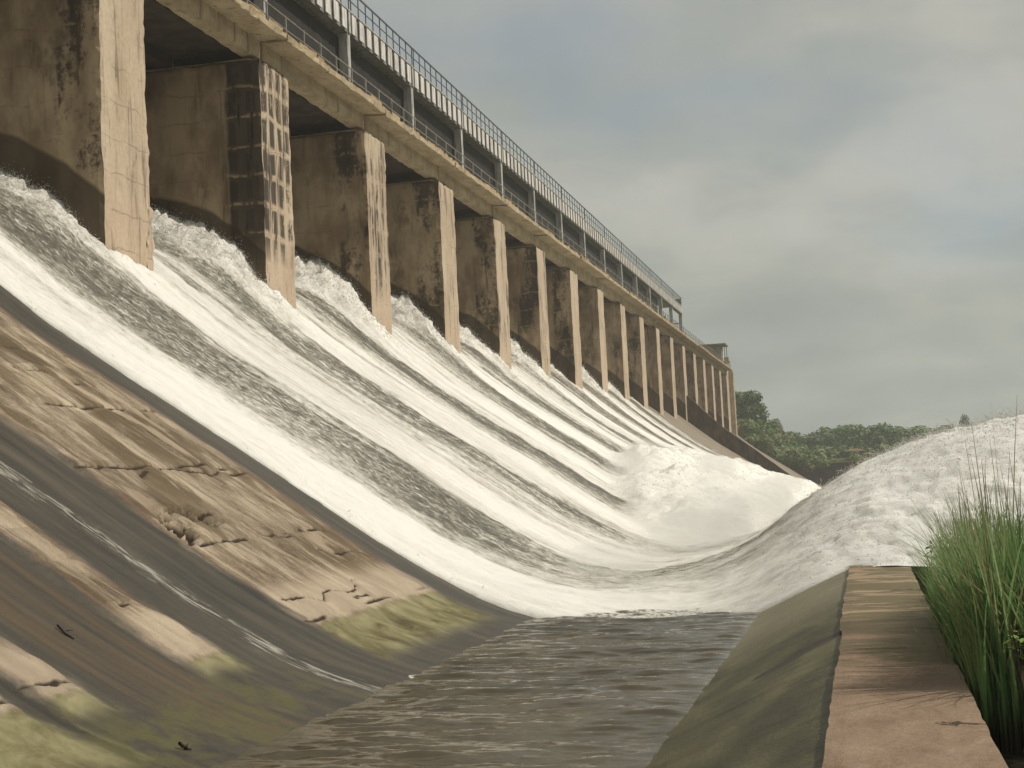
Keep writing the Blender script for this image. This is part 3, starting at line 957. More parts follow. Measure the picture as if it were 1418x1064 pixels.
    lines = fbm(Y * 1.7, S * 0.022, 17, 4, 0.6)
    foam = foam - 0.17 * sstep(0.50, 0.72, lines) * sstep(41, 48, Y)
    grey = 1 - sstep(half * 0.9, half * 1.9, np.abs(pm + wave * 1.3 - ctr + 1.0))
    foam = foam - 0.24 * grey * (0.5 + fbm(S * 0.6, Y * 1.3, 23, 4))
    foam = foam - 0.36 * np.maximum(np.maximum(dband, dband2), dband3)
    dark0 = np.maximum(dband, dband2)
    # the tongues break up and whiten into the bucket
    sw = sstep(-13, -8.5, X)
    foam = foam + (0.70 + (fbm(S * 0.5, Y * 1.1, 12, 4) - 0.5) * 0.75 - foam) * sw * 0.5
    near_white = (1 - sstep(2.5, 5.5, Y - Y_EDGE + wave * .5)) * sstep(-26, -20, X) * (1 - sstep(-5, -2, X))
    foam = np.maximum(foam, near_white * 0.95)
    foam = foam + (0.95 - foam) * rollmask
    jet = sstep(-2.0, 1.0, X)
    foam = foam + (0.96 + (fbm(Y * 0.9, S * 0.22, 2, 5, .6) - 0.5) * 0.75 - foam) * jet
    foam = foam + (0.80 + (fbm(X * 1.6, Y * 1.5, 14, 4) - 0.5) * 0.9 - foam) * finmask * 0.8
    foam = foam - 0.40 * sstep(150, 200, Y) * (1 - rollmask) * (1 - sstep(-12, -6, X)) * (0.4 + 0.9 * vn(Y * 0.35, S * 0.02))
    # surface relief
    st = fbm(Y * 1.5, S * 0.30, 1, 5, 0.55) - 0.5
    chop = fbm(Y * 2.4, S * 1.5, 9, 4, 0.6) - 0.5
    lumps = fbm(Y * 0.55, S * 0.45, 21, 5, 0.6) - 0.5
    frz = fbm(Y * 3.6, S * 1.7, 51, 4, 0.68) - 0.5
    body = sstep(0.0, 0.25, t)
    h = st * 0.20 + chop * (0.05 + 0.13 * dband) + lumps * (0.12 + 0.10 * sstep(-9, -3, X) + 0.15 * rollmask)
    tear = fbm(Y * 2.0, X * 2.0, 31, 5, 0.65) - 0.5
    h = h + (fbm(Y * 4.5, X * 4.5, 41, 4, 0.65) - 0.5) * 0.30 * finmask + tear * (0.50 * finmask + 0.20 * sstep(-3.5, 0, X) * (0.45 + 0.55 * (1 - t)) + 0.10 * rollmask)
    h = h + frz * (0.20 * sstep(-4, -1, X) + 0.17 * rollmask) * np.clip(Y / 60.0, 0.8, 1.8)
    h = h * (0.25 + 0.75 * body)
    # normals of the mean profile
    dz = np.gradient(zfull(xs), xs)
    nx, nz = -dz / np.hypot(1, dz), 1 / np.hypot(1, dz)
    PX, PY, PZ = X + nx * h, Y + tear * 0.7 * finmask - (0.25 + tear * 0.5 + lumps * 0.4) * (1 - t) * sstep(-1.0, 0.5, X), Z + nz * h
    P = np.stack([PX, PY, PZ], -1).reshape(-1, 3)
    me = mesh_np('spillway_water', P, grid_faces(len(ys), len(xs)), uv=np.stack([Y.ravel(), S.ravel()], 1), attrs={'foam': np.clip(foam, 0, 1.2).ravel(), 'dark': (np.maximum(dark0, 0.45 * grey) * (1 - rollmask) * (1 - 0.5 * sw) * (1 - sstep(-5, -1, X)) * (1 - finmask)).ravel(), 'thin': (sstep(120, 150, Y) * (1 - rollmask) * (1 - sstep(-14, -8, X)) * (1 - finmask)).ravel()})
    tag(link('spillway_water', me, M['water']), 'white water racing down the chute and thrown up off the bucket', kind='structure')
    return dict(P=P.reshape(*X.shape, 3), fin=finmask, roll=rollmask, X=X, Y=Y, t=t)


FLOW = build_flow()


# droplets torn off the water: fins, roller, jet crest and near edge
def build_spray():
    P = FLOW['P']
    X, Y, t = FLOW['X'], FLOW['Y'], FLOW['t']
    w = (FLOW['fin'] ** 2 * (X > -34) * (Y < 170)) * 1.0 + FLOW['roll'] * 0.06 + sstep(0.5, 3, X) * (X < 8) * (Y < 90) * 0.16 + sstep(-4, 0, X) * (X < 8) * (Y < 75) * 0.10
    w = w + ((t > 0.02) & (t < 0.3) & (X < -8)) * 0.04
    w = w * (Y / 40.0) ** -0.2
    w = w.ravel() / w.sum()
    n = 190000
    idx = rng.choice(len(w), n, p=w)
    base = P.reshape(-1, 3)[idx]
    fin = FLOW['fin'].ravel()[idx]
    jet = sstep(-3, 1, base[:, 0])
    up = rng.exponential(1.0, n) * (0.02 + 0.08 * fin + 0.07 * jet)
    c = base + np.stack([rng.normal(0, .10, n), rng.normal(0, .14, n) - 0.2 * jet * rng.random(n), up], 1)
    r = (0.006 + 0.014 * rng.random(n) ** 4) * (0.55 + c[:, 1] / 100.0)
    tv = np.array([(1, 1, 1), (1, -1, -1), (-1, 1, -1), (-1, -1, 1)], float) * 0.55
    tf = np.array([(0, 2, 1), (0, 1, 3), (0, 3, 2), (1, 2, 3)])
    ax = rng.normal(size=(n, 3)) * np.array([1.0, 0.5, 0.8])
    ax /= np.linalg.norm(ax, axis=1)[:, None]
    ln = r * (1.0 + 4.0 * rng.random(n) ** 2)
    pv = tv[None] * r[:, None, None] * (0.6 + 0.6 * rng.random((n, 1, 1)))
    V = (c[:, None, :] + pv + ax[:, None, :] * (np.array([1.0, -1.0, 0.3, -0.2])[None, :, None] * ln[:, None, None])).reshape(-1, 3)
    T = (tf[None] + (np.arange(n) * 4)[:, None, None]).reshape(-1, 3)
    tag(link('spray', mesh_np('spray', V, T=T), M['spray']), 'white droplets flying off the rough water', kind='stuff')


build_spray()

# ------------------------------------------------------------------ piers
ORD = ['first', 'second', 'third', 'fourth', 'fifth', 'sixth', 'seventh', 'eighth', 'ninth', 'tenth', 'eleventh', 'twelfth', 'thirteenth', 'fourteenth', 'fifteenth', 'sixteenth', 'seventeenth', 'eighteenth']
STAIN = [0.42, 1.0, 0.80, 0.55, 0.72, 0.70, 0.35, 0.30, 0.45, 0.3, 0.35, 0.3, 0.4, 0.3, 0.35, 0.3, 0.3, 0.3]
SIDE = [0.72, 1.35, 0.70, 0.74, 0.62, 0.70, 0.72, 0.4, 0.5, 0.6, 0.4, 0.5, 0.4, 0.5, 0.4, 0.4, 0.4, 0.4]
PIER_LABEL = {0: 'broad pale concrete pier nearest the camera, clean buff face at the left of the photo',
              1: 'concrete pier with black grid-like stains on its nose, second from the left',
              2: 'concrete pier with mottled dark streaks on its nose, third from the left',
              17: 'last concrete pier, tight against the gatehouse tower'}


def build_piers():
    for k in range(NP):
        yk = PIER_Y0 + BAY * k
        o = thing('concrete_pier', (-26.8, yk + PIER_W / 2, 8.8), PIER_LABEL.get(k, ORD[k] + ' concrete pier from the left, between two open gate bays'), 'pier', 'spillway piers along the dam')
        step = 0.22 if k < 3 else (0.35 if k < 7 else 0.9)
        me = worn_box('pier_shaft', -13.0, 0.0, -PIER_W / 2, PIER_W / 2, -4.5, 12.08, step, 0.10 if k < 7 else 0.05, 0.8, 13.7 * k, 0.07)
        s = link('pier_shaft', me, M['pier'], o)
        s['stain'] = STAIN[k]
        s['side_stain'] = SIDE[k]
        # bearing ledge the girders sit on, a shade narrower than the shaft
        cap = worn_box('bearing_ledge', -12.8, -0.55, -PIER_W / 2 + 0.12, PIER_W / 2 - 0.12, 12.10, 12.22, 0.6, 0.02, 2.0, 5.1 * k, 0.03)
        link('bearing_ledge', cap, M['deck'], o)
        if k == 0:
            # spalled lower right arris of the near pier
            sp = worn_box('spalled_corner', -1.4, 0.06, PIER_W / 2 - 0.5, PIER_W / 2 + 0.10, -3.5, 2.9, 0.2, 0.10, 1.5, 3.0, 0.10)
            q = link('spalled_corner', sp, M['pier'], o)
            q['stain'] = 0.1


build_piers()

# ------------------------------------------------------------------ spillway gates (dark, half lost in shade) and hoist girders
def build_gates():
    for k in range(NP - 1):
        y0, y1 = PIER_Y0 + BAY * k + PIER_W, PIER_Y0 + BAY * (k + 1)
        if y1 > 310:
            break
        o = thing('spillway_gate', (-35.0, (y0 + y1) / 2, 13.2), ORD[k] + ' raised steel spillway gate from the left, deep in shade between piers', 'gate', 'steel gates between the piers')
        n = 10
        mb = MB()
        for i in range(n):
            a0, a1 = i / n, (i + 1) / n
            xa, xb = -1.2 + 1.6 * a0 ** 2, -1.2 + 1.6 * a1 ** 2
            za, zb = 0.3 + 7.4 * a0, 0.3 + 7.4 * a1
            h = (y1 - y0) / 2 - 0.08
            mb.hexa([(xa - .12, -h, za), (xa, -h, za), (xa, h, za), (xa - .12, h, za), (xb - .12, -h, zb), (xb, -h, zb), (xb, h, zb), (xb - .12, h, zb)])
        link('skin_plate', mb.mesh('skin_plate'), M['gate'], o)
        for zz in (1.6, 3.9, 6.2):
            h = (y1 - y0) / 2 - 0.1
            xo = -1.2 + 1.6 * ((zz - .3) / 7.4) ** 2
            link('stiffener_beam', MB().box(xo + .02, xo + 0.35, -h, h, zz - .15, zz + .15).mesh('stiffener_beam'), M['gate'], o)


build_gates()


def build_hoist_girders():
    p = at(205, 88, 58.0)
    for k in range(0, 8):
        yc = PIER_Y0 + BAY * k + PIER_W + 0.03
        o = thing('hoist_bracket', (-31.5, yc, 20.85), ORD[k] + ' concrete bracket from the left, on the shaded flank of its pier under the deck', 'bracket', 'brackets under the deck')
        me = worn_box('bracket_block', -1.2, 1.0, 0.0, 1.6, -0.05, 1.75, 0.5, 0.04, 1.0, 3.0 * k)
        link('bracket_block', me, M['deck'], o)
        link('bracket_cap', worn_box('bracket_cap', -1.5, 1.25, 0.0, 1.9, 1.76, 1.95, 0.6, 0.03, 1.0, 2.0 * k), M['deck'], o)


build_hoist_girders()


# ------------------------------------------------------------------ road bridge over the piers
def build_bridge():
    o = thing('road_bridge', (-26.8, 48.0, 21.0), 'weathered concrete road bridge carried on the row of spillway piers', 'bridge')
    y_end = 308.0
    r = random.Random(3)
    for k in range(-1, NP):
        ya, yb = PIER_Y0 + PIER_W / 2 + BAY * k, PIER_Y0 + PIER_W / 2 + BAY * (k + 1)
        yb = min(yb, y_end)
        if ya > y_end - 2:
            break
        st = 0.4 if k < 5 else 1.2
        lip = 0.95 + r.uniform(-.10, .10)
        # girder pair: outer beam and inner one with deck shade put into its colour
        g0, g1 = ya + 0.12 - 0.8, yb - 0.12 - 0.8
        link('girder', worn_box('girder', -1.05, -0.32, g0 - 48, g1 - 48, 0.125 - 0.0, 1.10, st, 0.035, 1.2, k * 3.1, 0.05), M['deck'], o)
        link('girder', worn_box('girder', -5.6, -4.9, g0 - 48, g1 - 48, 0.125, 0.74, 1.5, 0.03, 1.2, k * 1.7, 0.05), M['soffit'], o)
        # haunched slab: thick at the girder, thin at the lip
        n = int((g1 - g0) / st) + 1
        yy = np.linspace(g0 - 48, g1 - 48, n)
        prof = [(-1.9, 1.12), (-1.1, 1.12), (-0.30, 1.02), (lip * 0.5, 0.98), (lip - 0.03, 0.93), (lip, 0.95), (lip + 0.02, 1.22), (lip - 0.30, 1.25), (lip - 0.34, 1.34), (-1.9, 1.34)]
        V = []
        for j, yv in enumerate(yy):
            for i, (px, pz) in enumerate(prof):
                e = 1.0 if 3 <= i <= 8 else 0.25
                V.append((px + (fbm(yv * 1.8 + 20 * i, k * 3.3 + i, 1, 3) - .5) * 0.16 * e, yv, pz + (fbm(yv * 1.5 + 9 * i, k * 2.2, 5, 3) - .5) * 0.11 * e))
        m_ = len(prof)
        Q = []
        for j in range(n - 1):
            for i in range(m_):
                a, b_ = j * m_ + i, j * m_ + (i + 1) % m_
                Q.append((a, b_, b_ + m_, a + m_))
        T = []
        for i in range(1, m_ - 1):
            T.append((0, i, i + 1))
            bb = (n - 1) * m_
            T.append((bb, bb + i + 1, bb + i))
        link('deck_slab', mesh_np('deck_slab', np.array(V), np.array(Q), np.array(T), smooth=False), M['deck'], o)
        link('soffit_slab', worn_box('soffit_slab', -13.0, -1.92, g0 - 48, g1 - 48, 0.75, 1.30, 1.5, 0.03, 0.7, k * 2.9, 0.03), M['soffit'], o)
        # spalled, stained kerb strip standing on the lip
        yv = g0 - 48
        while yv < g1 - 48 - 0.6 and k < 12:
            ln = r.uniform(0.7, 2.2)
            if r.random() < 0.75:
                link('kerb_stone', worn_box('kerb_stone', lip - 0.30, lip - 0.10, yv, min(yv + ln, g1 - 48.05), 1.26, 1.38 + r.uniform(0, .2), 0.4, 0.06, 2.0, yv, 0.06), M['lipc'], o)
            yv += ln + r.uniform(0.05, 0.5)
    # footway railing
    post = MB().box(-0.04, 0.04, -0.04, 0.04, 0, 1.32).mesh('rail_post')
    post.materials.append(M['rail'])
    y = 51.3
    i = 0
    while y < y_end:
        q = bpy.data.objects.new('rail_post', post)
        COL.objects.link(q)
        q.parent = o
        q.location = (0.55, y - 48, 1.20 + r.uniform(-.03, .03))
        q.rotation_euler = (r.uniform(-.03, .03), r.uniform(-.02, .02), 0)
        y += 2.33
        i += 1
    for zz in (2.47, 1.86):
        mb = MB()
        y = 48.0
        while y < y_end - 2:
            mb.tube((0.55, y - 48, zz + r.uniform(-.02, .02)), (0.55, y + 4.66 - 48, zz + r.uniform(-.02, .02)), 0.034, n=6)
            y += 4.66
        link('handrail', mb.mesh('handrail', True), M['rail'], o)


build_bridge()


# ------------------------------------------------------------------ high service bridge on columns
def build_service_bridge():
    X0 = -34.3
    ya, yb = 66.3, 291.5
    o = thing('service_bridge', (X0, ya, 22.4), 'tall grey service bridge with white fascia panels, columns and top railing', 'bridge')
    L = yb - ya
    n = 15
    col = MB().box(-0.32, 0.32, -0.30, 0.30, 0.0, 10.45).mesh('column')
    col.materials.append(M['column'])
    pan = MB().box(0.42, 0.50, 0.10, 1.02, 10.55, 11.95).mesh('fascia_panel')
    pan.materials.append(M['fascia'])
    rib = MB().box(0.34, 0.46, -0.18, 0.18, 10.50, 12.12).mesh('fascia_pilaster')
    rib.materials.append(M['column'])
    bal = MB().box(-0.035, 0.035, -0.035, 0.035, 12.1, 13.75).mesh('baluster')
    bal.materials.append(M['topbal'])

    def put(name, me, loc):
        q = bpy.data.objects.new(name, me)
        COL.objects.link(q)
        q.parent = o
        q.location = loc
        return q
    for k in range(n + 1):
        y = k * 15.0
        put('column', col, (0, y, 0))
        put('column', col, (-3.4, y, 0))
        put('fascia_pilaster', rib, (0, y, 0))
        if k < n:
            for j in range(9):
                put('fascia_panel', pan, (0, y + 0.30 + j * 1.62, 0))
                put('baluster', bal, (0.42, y + 0.45 + j * 1.62, 0))
            put('baluster', bal, (0.42, y, 0))
            # a bay of girder, floor and the dark hoist shutter behind it
            link('girder', MB().box(-0.25, 0.34, y + .02, y + 14.98, 10.46, 12.06).mesh('girder'), M['fgirder'], o)
            link('walkway_floor', MB().box(-3.8, 0.50, y + .02, y + 14.98, 12.07, 12.16).mesh('walkway_floor'), M['column'], o)
            if k < n - 2:
                mb = MB()
                mb.box(-0.72, -0.55, y + .02, y + 14.98, 0.0, 10.4)
                link('hoist_shutter', mb.mesh('hoist_shutter'), M['steel'], o)
                
            else:
                mb = MB().box(-0.15, 0.15, y + .3, y + 14.7, 4.6, 4.85)
                link('tie_beam', mb.mesh('tie_beam'), M['column'], o)
    for zz, rr in ((13.74, 0.05), (12.95, 0.03)):
        link('top_rail', MB().box(0.42 - rr, 0.42 + rr, 0, L, zz - rr, zz + rr).mesh('top_rail'), M['topbal'], o)
    link('end_lattice', MB().box(-3.4, 0.3, L - .05, L + .05, 8.6, 8.8).box(-3.4, 0.3, L - .05, L + .05, 12.2, 13.7).mesh('end_lattice'), M['topbal'], o)


build_service_bridge()


# ------------------------------------------------------------------ far end: gatehouse tower, training wall, bank wall
def build_far_end():
    o = thing('gatehouse', (-29.0, 311.0, 8.0), 'small flat-roofed gatehouse tower at the far end of the dam', 'building')
    link('tower', worn_box('tower', -5, 1.9, -2.8, 2.9, -8, 16.2, 1.2, 0.06, 0.8, 2.0), M['pier'], o)['stain'] = 0.2
    link('corner_buttress', worn_box('corner_buttress', 1.6, 2.9, 0.2, 3.1, -8, 14.4, 1.0, 0.06, 0.8, 5.0), M['deck'], o)
    link('wall', MB().box(-4.4, 0.9, -3.0, 2.0, 16.25, 19.6).mesh('wall'), M['house'], o)
    w = link('window', MB().box(0.92, 1.0, -1.9, -0.5, 17.1, 18.9).mesh('window'), M['whitep'], o)
    link('pane', MB().box(1.005, 1.03, -1.75, -0.65, 17.25, 18.75).mesh('pane'), M['steel'], w)
    link('door', MB().box(0.92, 1.0, 0.2, 1.3, 16.3, 18.6).mesh('door'), M['whitep'], o)
    link('roof', MB().box(-4.8, 2.0, -3.5, 2.6, 19.62, 19.95).mesh('roof'), M['house'], o)
    for yy in (-2.9, 2.0):
        link('balcony_post', MB().box(1.6, 1.75, yy, yy + .15, 16.25, 19.6).mesh('balcony_post'), M['rail'], o)
    link('parapet', MB().box(1.5, 2.4, -2.7, 2.8, 16.22, 17.0).mesh('parapet'), M['deck'], o)

    # training wall following the chute at the end of the flow
    pts = [(-26.75, 12.9), (-25.9, 12.1), (-21.6, 7.8), (-16.2, 3.5), (-9.2, -2.15), (-6.0, -3.0), (-2.0, -2.6), (2.0, -2.4)]
    n = 60
    xx = np.linspace(pts[0][0], pts[-1][0], n)
    zt = np.interp(xx, [p[0] for p in pts], [p[1] for p in pts])
    V, Q = [], []
    rows = []
    for yv in (0.0, 1.4):
        for frac in np.linspace(0, 1, 9):
            z = -6.5 + (zt + 6.5) * frac + (fbm(xx * 1.2, yv + 0 * xx, frac * 5, 3) - .5) * (0.25 if frac > .95 else 0.0)
            yo = yv + (fbm(xx * .8, 0 * xx + frac * 6, yv, 3) - .5) * .15
            rows.append(np.stack([xx + 26.75, yo, z], 1))
    V = np.concatenate(rows)
    f = grid_faces(9, n)
    capq = []
    for i in range(n - 1):
        a, b_ = 8 * n + i, 17 * n + i
        capq.append((a, a + 1, b_ + 1, b_))
    Q = np.concatenate([f, (f + 9 * n)[:, ::-1], np.array(capq)])
    o2 = link('training_wall', mesh_np('training_wall', V, Q, smooth=False), M['darkwall'], None, (-26.75, Y_WALL, 0.0))
    tag(o2, 'dark brown sloping training wall that closes the far side of the chute', 'wall')

    o3 = thing('bank_wall', (0, 320, -7), 'long low dark masonry wall along the far river bank', 'wall')
    mb = MB()
    link('wall_face', worn_box('wall_face', -22, 60, 0, 1.0, 0, 8.6, 1.6, 0.15, 0.6, 3.0, 0.1), M['bankwall'], o3)
    link('coping', worn_box('coping', -22, 60, -0.15, 1.2, 8.62, 8.9, 2.0, 0.06, 0.6, 4.0, 0.05), M['leaf_light'], o3)
    mb = MB().box(-9, 400, 40, 319.5, -5.95, -5.9)


build_far_end()


# ------------------------------------------------------------------ bucket lip wall in the foreground
def build_lip_wall():
    o = thing('lip_wall', (0.22, 8.0, -6.5), 'low reddish concrete lip wall running away beside the tall grass', 'wall')
    cuts = [(-6.0, 6.9, 0.0, 0.0), (6.95, 17.95, 0.0, 0.0), (18.0, 22.2, -0.012, 0.012), (22.25, 37.6, -0.02, -0.03)]
    for i, (a, b_, dz, dx) in enumerate(cuts):
        me = worn_box('wall_block', -0.72 + dx, 0.72 + (fbm(a, 2.0, 1) - .5) * .06, a - 8, b_ - 8, 0.5, 6.5 + LIP_Z + dz, 0.16, 0.022, 0.9, 11.0 * i, 0.025)
        link('wall_block', me, M['lip'], o)
    link('wall_block', MB().box(-0.72, 0.72, 37.7 - 8, 242 - 8, 0.5, 6.5 + LIP_Z - .06).mesh('wall_block'), M['lip'], o)


build_lip_wall()


# ------------------------------------------------------------------ trees and bushes
def leaf_cloud(name, lobes, n, size, seed):
    r = np.random.default_rng(seed)
    lobes = np.array(lobes, float)          # x y z rx ry rz
    vol = lobes[:, 3] * lobes[:, 4] * lobes[:, 5]
    li = r.choice(len(lobes), n, p=vol / vol.sum())
    d = r.normal(size=(n, 3))
    d /= np.linalg.norm(d, axis=1)[:, None]
    rad = 0.55 + 0.5 * r.random(n) ** 0.7
    c = lobes[li, :3] + d * rad[:, None] * lobes[li, 3:6]
    keep = vn(c[:, 0] * .9 + seed, c[:, 1] * .9, c[:, 2] * .9) > 0.30
    c = c[keep]
    d = d[keep]
    n = len(c)
    nrm = d + r.normal(scale=.6, size=(n, 3)) + np.array([0, 0, .4])
    nrm /= np.linalg.norm(nrm, axis=1)[:, None]
    a = np.cross(nrm, r.normal(size=(n, 3)))
    a /= np.linalg.norm(a, axis=1)[:, None]
    b_ = np.cross(nrm, a)
    s = size * (0.6 + 0.8 * r.random(n))[:, None]
    V = np.stack([c - a * s - b_ * s * .6, c + a * s - b_ * s * .5, c + a * s * .7 + b_ * s * .7, c - a * s * .8 + b_ * s * .6], 1).reshape(-1, 3)
    Q = np.arange(n * 4).reshape(-1, 4)
    return mesh_np(name, V, Q, smooth=False)


def trunk_mesh(h, r, seed):
    rr = random.Random(seed)
    mb = MB()
    p = Vector((0, 0, -0.4))
    q = Vector((rr.uniform(-.2, .2), rr.uniform(-.2, .2), h * .45))
    mb.tube(p, q, r, r * .75, 7)
    for i in range(5):
        a = rr.uniform(0, 6.28)
        e = q + Vector((math.cos(a) * h * .25, math.sin(a) * h * .25, h * rr.uniform(.15, .4)))
        mb.tube(q - Vector((0, 0, h * rr.uniform(0, .12))), e, r * .45, r * .15, 5)
    return mb.mesh('trunk', True)


def make_variants():
    out = []
    for v in range(6):
        r = random.Random(50 + v)
        lobes = []
        for i in range(7):
            a = r.uniform(0, 6.28)
            q = r.uniform(0.2, 1.0)
            lobes.append((math.cos(a) * 2.3 * q, math.sin(a) * 2.0 * q, 3.1 + r.uniform(-1.1, 1.6) * (1.2 - q * .5), r.uniform(1.0, 1.8), r.uniform(1.0, 1.7), r.uniform(0.8, 1.4)))
        out.append((leaf_cloud('crown', lobes, 1500, 0.21, 90 + v), trunk_mesh(5.0, 0.2, v)))
    for v in range(4):
        r = random.Random(80 + v)
        lobes = [(r.uniform(-1.4, 1.4), r.uniform(-1.2, 1.2), r.uniform(.5, 1.3), r.uniform(.7, 1.2), r.uniform(.7, 1.2), r.uniform(.6, 1.0)) for i in range(6)]
        out.append((leaf_cloud('crown', lobes, 1000, 0.17, 190 + v), trunk_mesh(1.4, 0.09, 20 + v)))
    return out


VAR = make_variants()
_crown_cache = {}


def plant(name, v, loc, sc, mat, label, cat, group=None, rz=0.0):
    o = thing(name, loc, label, cat, group)
    o.scale = sc if isinstance(sc, tuple) else (sc, sc, sc)
    o.rotation_euler = (0, 0, rz)
    key = (v, mat)
    if key not in _crown_cache:
        me = VAR[v][0].copy()
        me.materials.clear()
        me.materials.append(M[mat])
        _crown_cache[key] = me
    link('crown', _crown_cache[key], None, o)
    tm = VAR[v][1]
    link('trunk', tm, M['bark'], o)
    return o


def build_vegetation():
    r = random.Random(21)
    G = 'trees and bushes of the far bank'
    # the tall dark tree behind the gatehouse
    p = at(1037, 604, 345)
    lobes = [(-2.2, 0, 9.6, 2.8, 2.6, 1.9), (1.2, .3, 9.9, 2.5, 2.4, 1.7), (-3.0, 0, 6.6, 2.7, 2.4, 2.3), (0.6, 0, 6.6, 3.1, 2.6, 2.4), (3.0, 0, 6.0, 2.0, 2.0, 2.4), (-1.0, 0, 4.4, 2.6, 2.2, 1.4), (2.2, 0, 3.9, 2.2, 2.0, 1.2)]
    o = thing('broadleaf_tree', (p[0], 345, p[2] - 0.8), 'tall dense dark tree standing right behind the gatehouse tower', 'tree')
    link('crown', leaf_cloud('crown', lobes, 5200, 0.26, 5), M['leaf_dark'], o)
    link('trunk', trunk_mesh(7.0, 0.28, 77), M['bark'], o)
    # open, leggy tree stepping down beside it
    for (px, py, h, mt, lab) in ((1063, 612, 4.2, 'leaf_mid', 'thin open tree on the slope just right of the tall dark tree'),
                                 (1081, 622, 3.6, 'leaf_light', 'small pale tree lower on the slope beside the training wall')):
        q = at(px, py, 340)
        plant('slender_tree', r.randrange(6), (q[0], 340, q[2] - .6), h / 5.0, mt, lab, 'tree', None, r.uniform(0, 6))
    # back row of trees on the skyline
    skyline = [(1098, 597), (1120, 599), (1140, 598), (1158, 590), (1172, 588), (1188, 591), (1206, 592), (1216, 586), (1232, 593), (1250, 590), (1268, 589), (1286, 590), (1304, 590), (1320, 591), (1350, 592), (1376, 590), (1400, 592)]
    for px, ty in skyline:
        y = r.uniform(425, 470)
        top = at(px, ty, y)
        gz = float(ground_z(np.array(top[0]), np.array(y)))
        h = max(3.0, top[2] - gz)
        v = r.randrange(6)
        hz = max(q.co.z for q in VAR[v][0].vertices) * 0.96
        plant('bank_tree', v, (top[0], y, gz - .1), (h / hz * r.uniform(1.4, 1.9), h / hz * 1.3, h / hz), r.choice(['leaf_dark', 'leaf_mid', 'leaf_mid']), ['dark green', 'mid green', 'wide dark', 'bushy green'][skyline.index((px, ty)) % 4] + ' tree in the skyline row of the far bank, ' + ORD[skyline.index((px, ty))] + ' from the gatehouse', 'tree', 'skyline trees of the far bank', r.uniform(0, 6))
    top = at(1333, 581, 440)
    gz = float(ground_z(np.array(top[0]), np.array(440.0)))
    plant('spire_tree', 2, (top[0], 440, gz), (0.9, .9, (top[2] - gz) / 5.0), 'leaf_dark', 'pointed tree poking above the skyline beside the thrown water', 'tree')
    # middle scrub
    for i in range(52):
        px = r.uniform(1068, 1345)
        y = r.uniform(336, 415)
        q = at(px, 630, y)
        gz = float(ground_z(np.array(q[0]), np.array(y)))
        v = r.choice([0, 1, 3, 4, 6, 7, 8, 9, 6, 7])
        sc = r.uniform(0.45, 0.8) if v < 6 else r.uniform(1.1, 1.9)
        plant('bank_bush' if v >= 6 else 'scrub_tree', v, (q[0], y, gz - .15), (sc * 1.25, sc, sc), r.choice(['leaf_mid', 'leaf_light', 'leaf_mid', 'leaf_dark']),
              'rounded green bush in the scrub on the far bank' if v >= 6 else 'short leafy tree in the scrub on the far bank', 'bush' if v >= 6 else 'tree',
              'bushes of the far bank scrub' if v >= 6 else 'short trees of the far bank scrub', r.uniform(0, 6))
    for i in range(44):
        px = r.uniform(1018, 1100)
        y = r.uniform(321.5, 338)
        q = at(px, 620, y)
        gz = float(ground_z(np.array(q[0]), np.array(y)))
        v = r.choice([6, 7, 8, 9])
        sc = r.uniform(.6, 1.3)
        plant('hillside_bush', v, (q[0], y, gz - .2), (sc * 1.2, sc, sc), r.choice(['leaf_mid', 'leaf_light', 'leaf_light']), 'bush on the grassy slope under the tall dark tree', 'bush', 'bushes on the slope by the gatehouse', r.uniform(0, 6))
    for i in range(30):
        x = r.uniform(-26.0, -9.0)
        gz = float(ground_z(np.array(x), np.array(321.6)))
        v = r.choice([6, 7, 8, 9])
        sc = r.uniform(.8, 1.5)
        plant('bank_bush', v, (x, 320.6, r.uniform(min(0.5, gz - 1), gz - 0.6)), (sc * 1.2, sc, sc), r.choice(['leaf_mid', 'leaf_light', 'leaf_light']), 'bush clinging to the steep bank just beyond the training wall', 'bush', 'bushes on the steep bank', r.uniform(0, 6))
    # pale weeds along the top of the bank wall
    for i in range(26):
        px = 1092 + i * 5.2 + r.uniform(-2, 2)
        q = at(px, 636, 324 + r.uniform(0, 5))
        gz = float(ground_z(np.array(q[0]), np.array(q[1])))
        plant('wall_bush', r.choice([6, 7, 8, 9]), (q[0], q[1], gz - .3), (.8, .7, r.uniform(.35, .75)), 'leaf_light', 'low pale bush along the top of the dark bank wall', 'bush', 'low bushes on the bank wall', r.uniform(0, 6))
    # bare red earth among the scrub
    for (px, py, w, h) in ((1183, 621, 4.2, 0.5), (1200, 626, 3.6, .4)):
        y = 333.0
        q = at(px, py, y)
        n1, n2 = 18, 12
        a = np.linspace(0, 2 * math.pi, n1)
        V = []
        for j in range(n2):
            f_ = j / (n2 - 1)
            for k in range(n1):
                rr = f_ * (0.8 + .4 * vn(math.cos(a[k]) * 1.5 + px, math.sin(a[k]) * 1.5))
                V.append((math.cos(a[k]) * rr * w * .6, math.sin(a[k]) * rr * 1.6, h * float(1 - f_ ** 2) * (0.8 + .4 * vn(math.cos(a[k]) * 3 * f_, math.sin(a[k]) * 3 * f_, px)) - .3))
        gz = float(ground_z(np.array(q[0]), np.array(y)))
        ob = link('earth_mound', mesh_np('earth_mound', np.array(V, float), grid_faces(n2, n1)), M['soil'], None, (q[0], y, q[2] - h * .6))
        tag(ob, kind='structure')


build_vegetation()


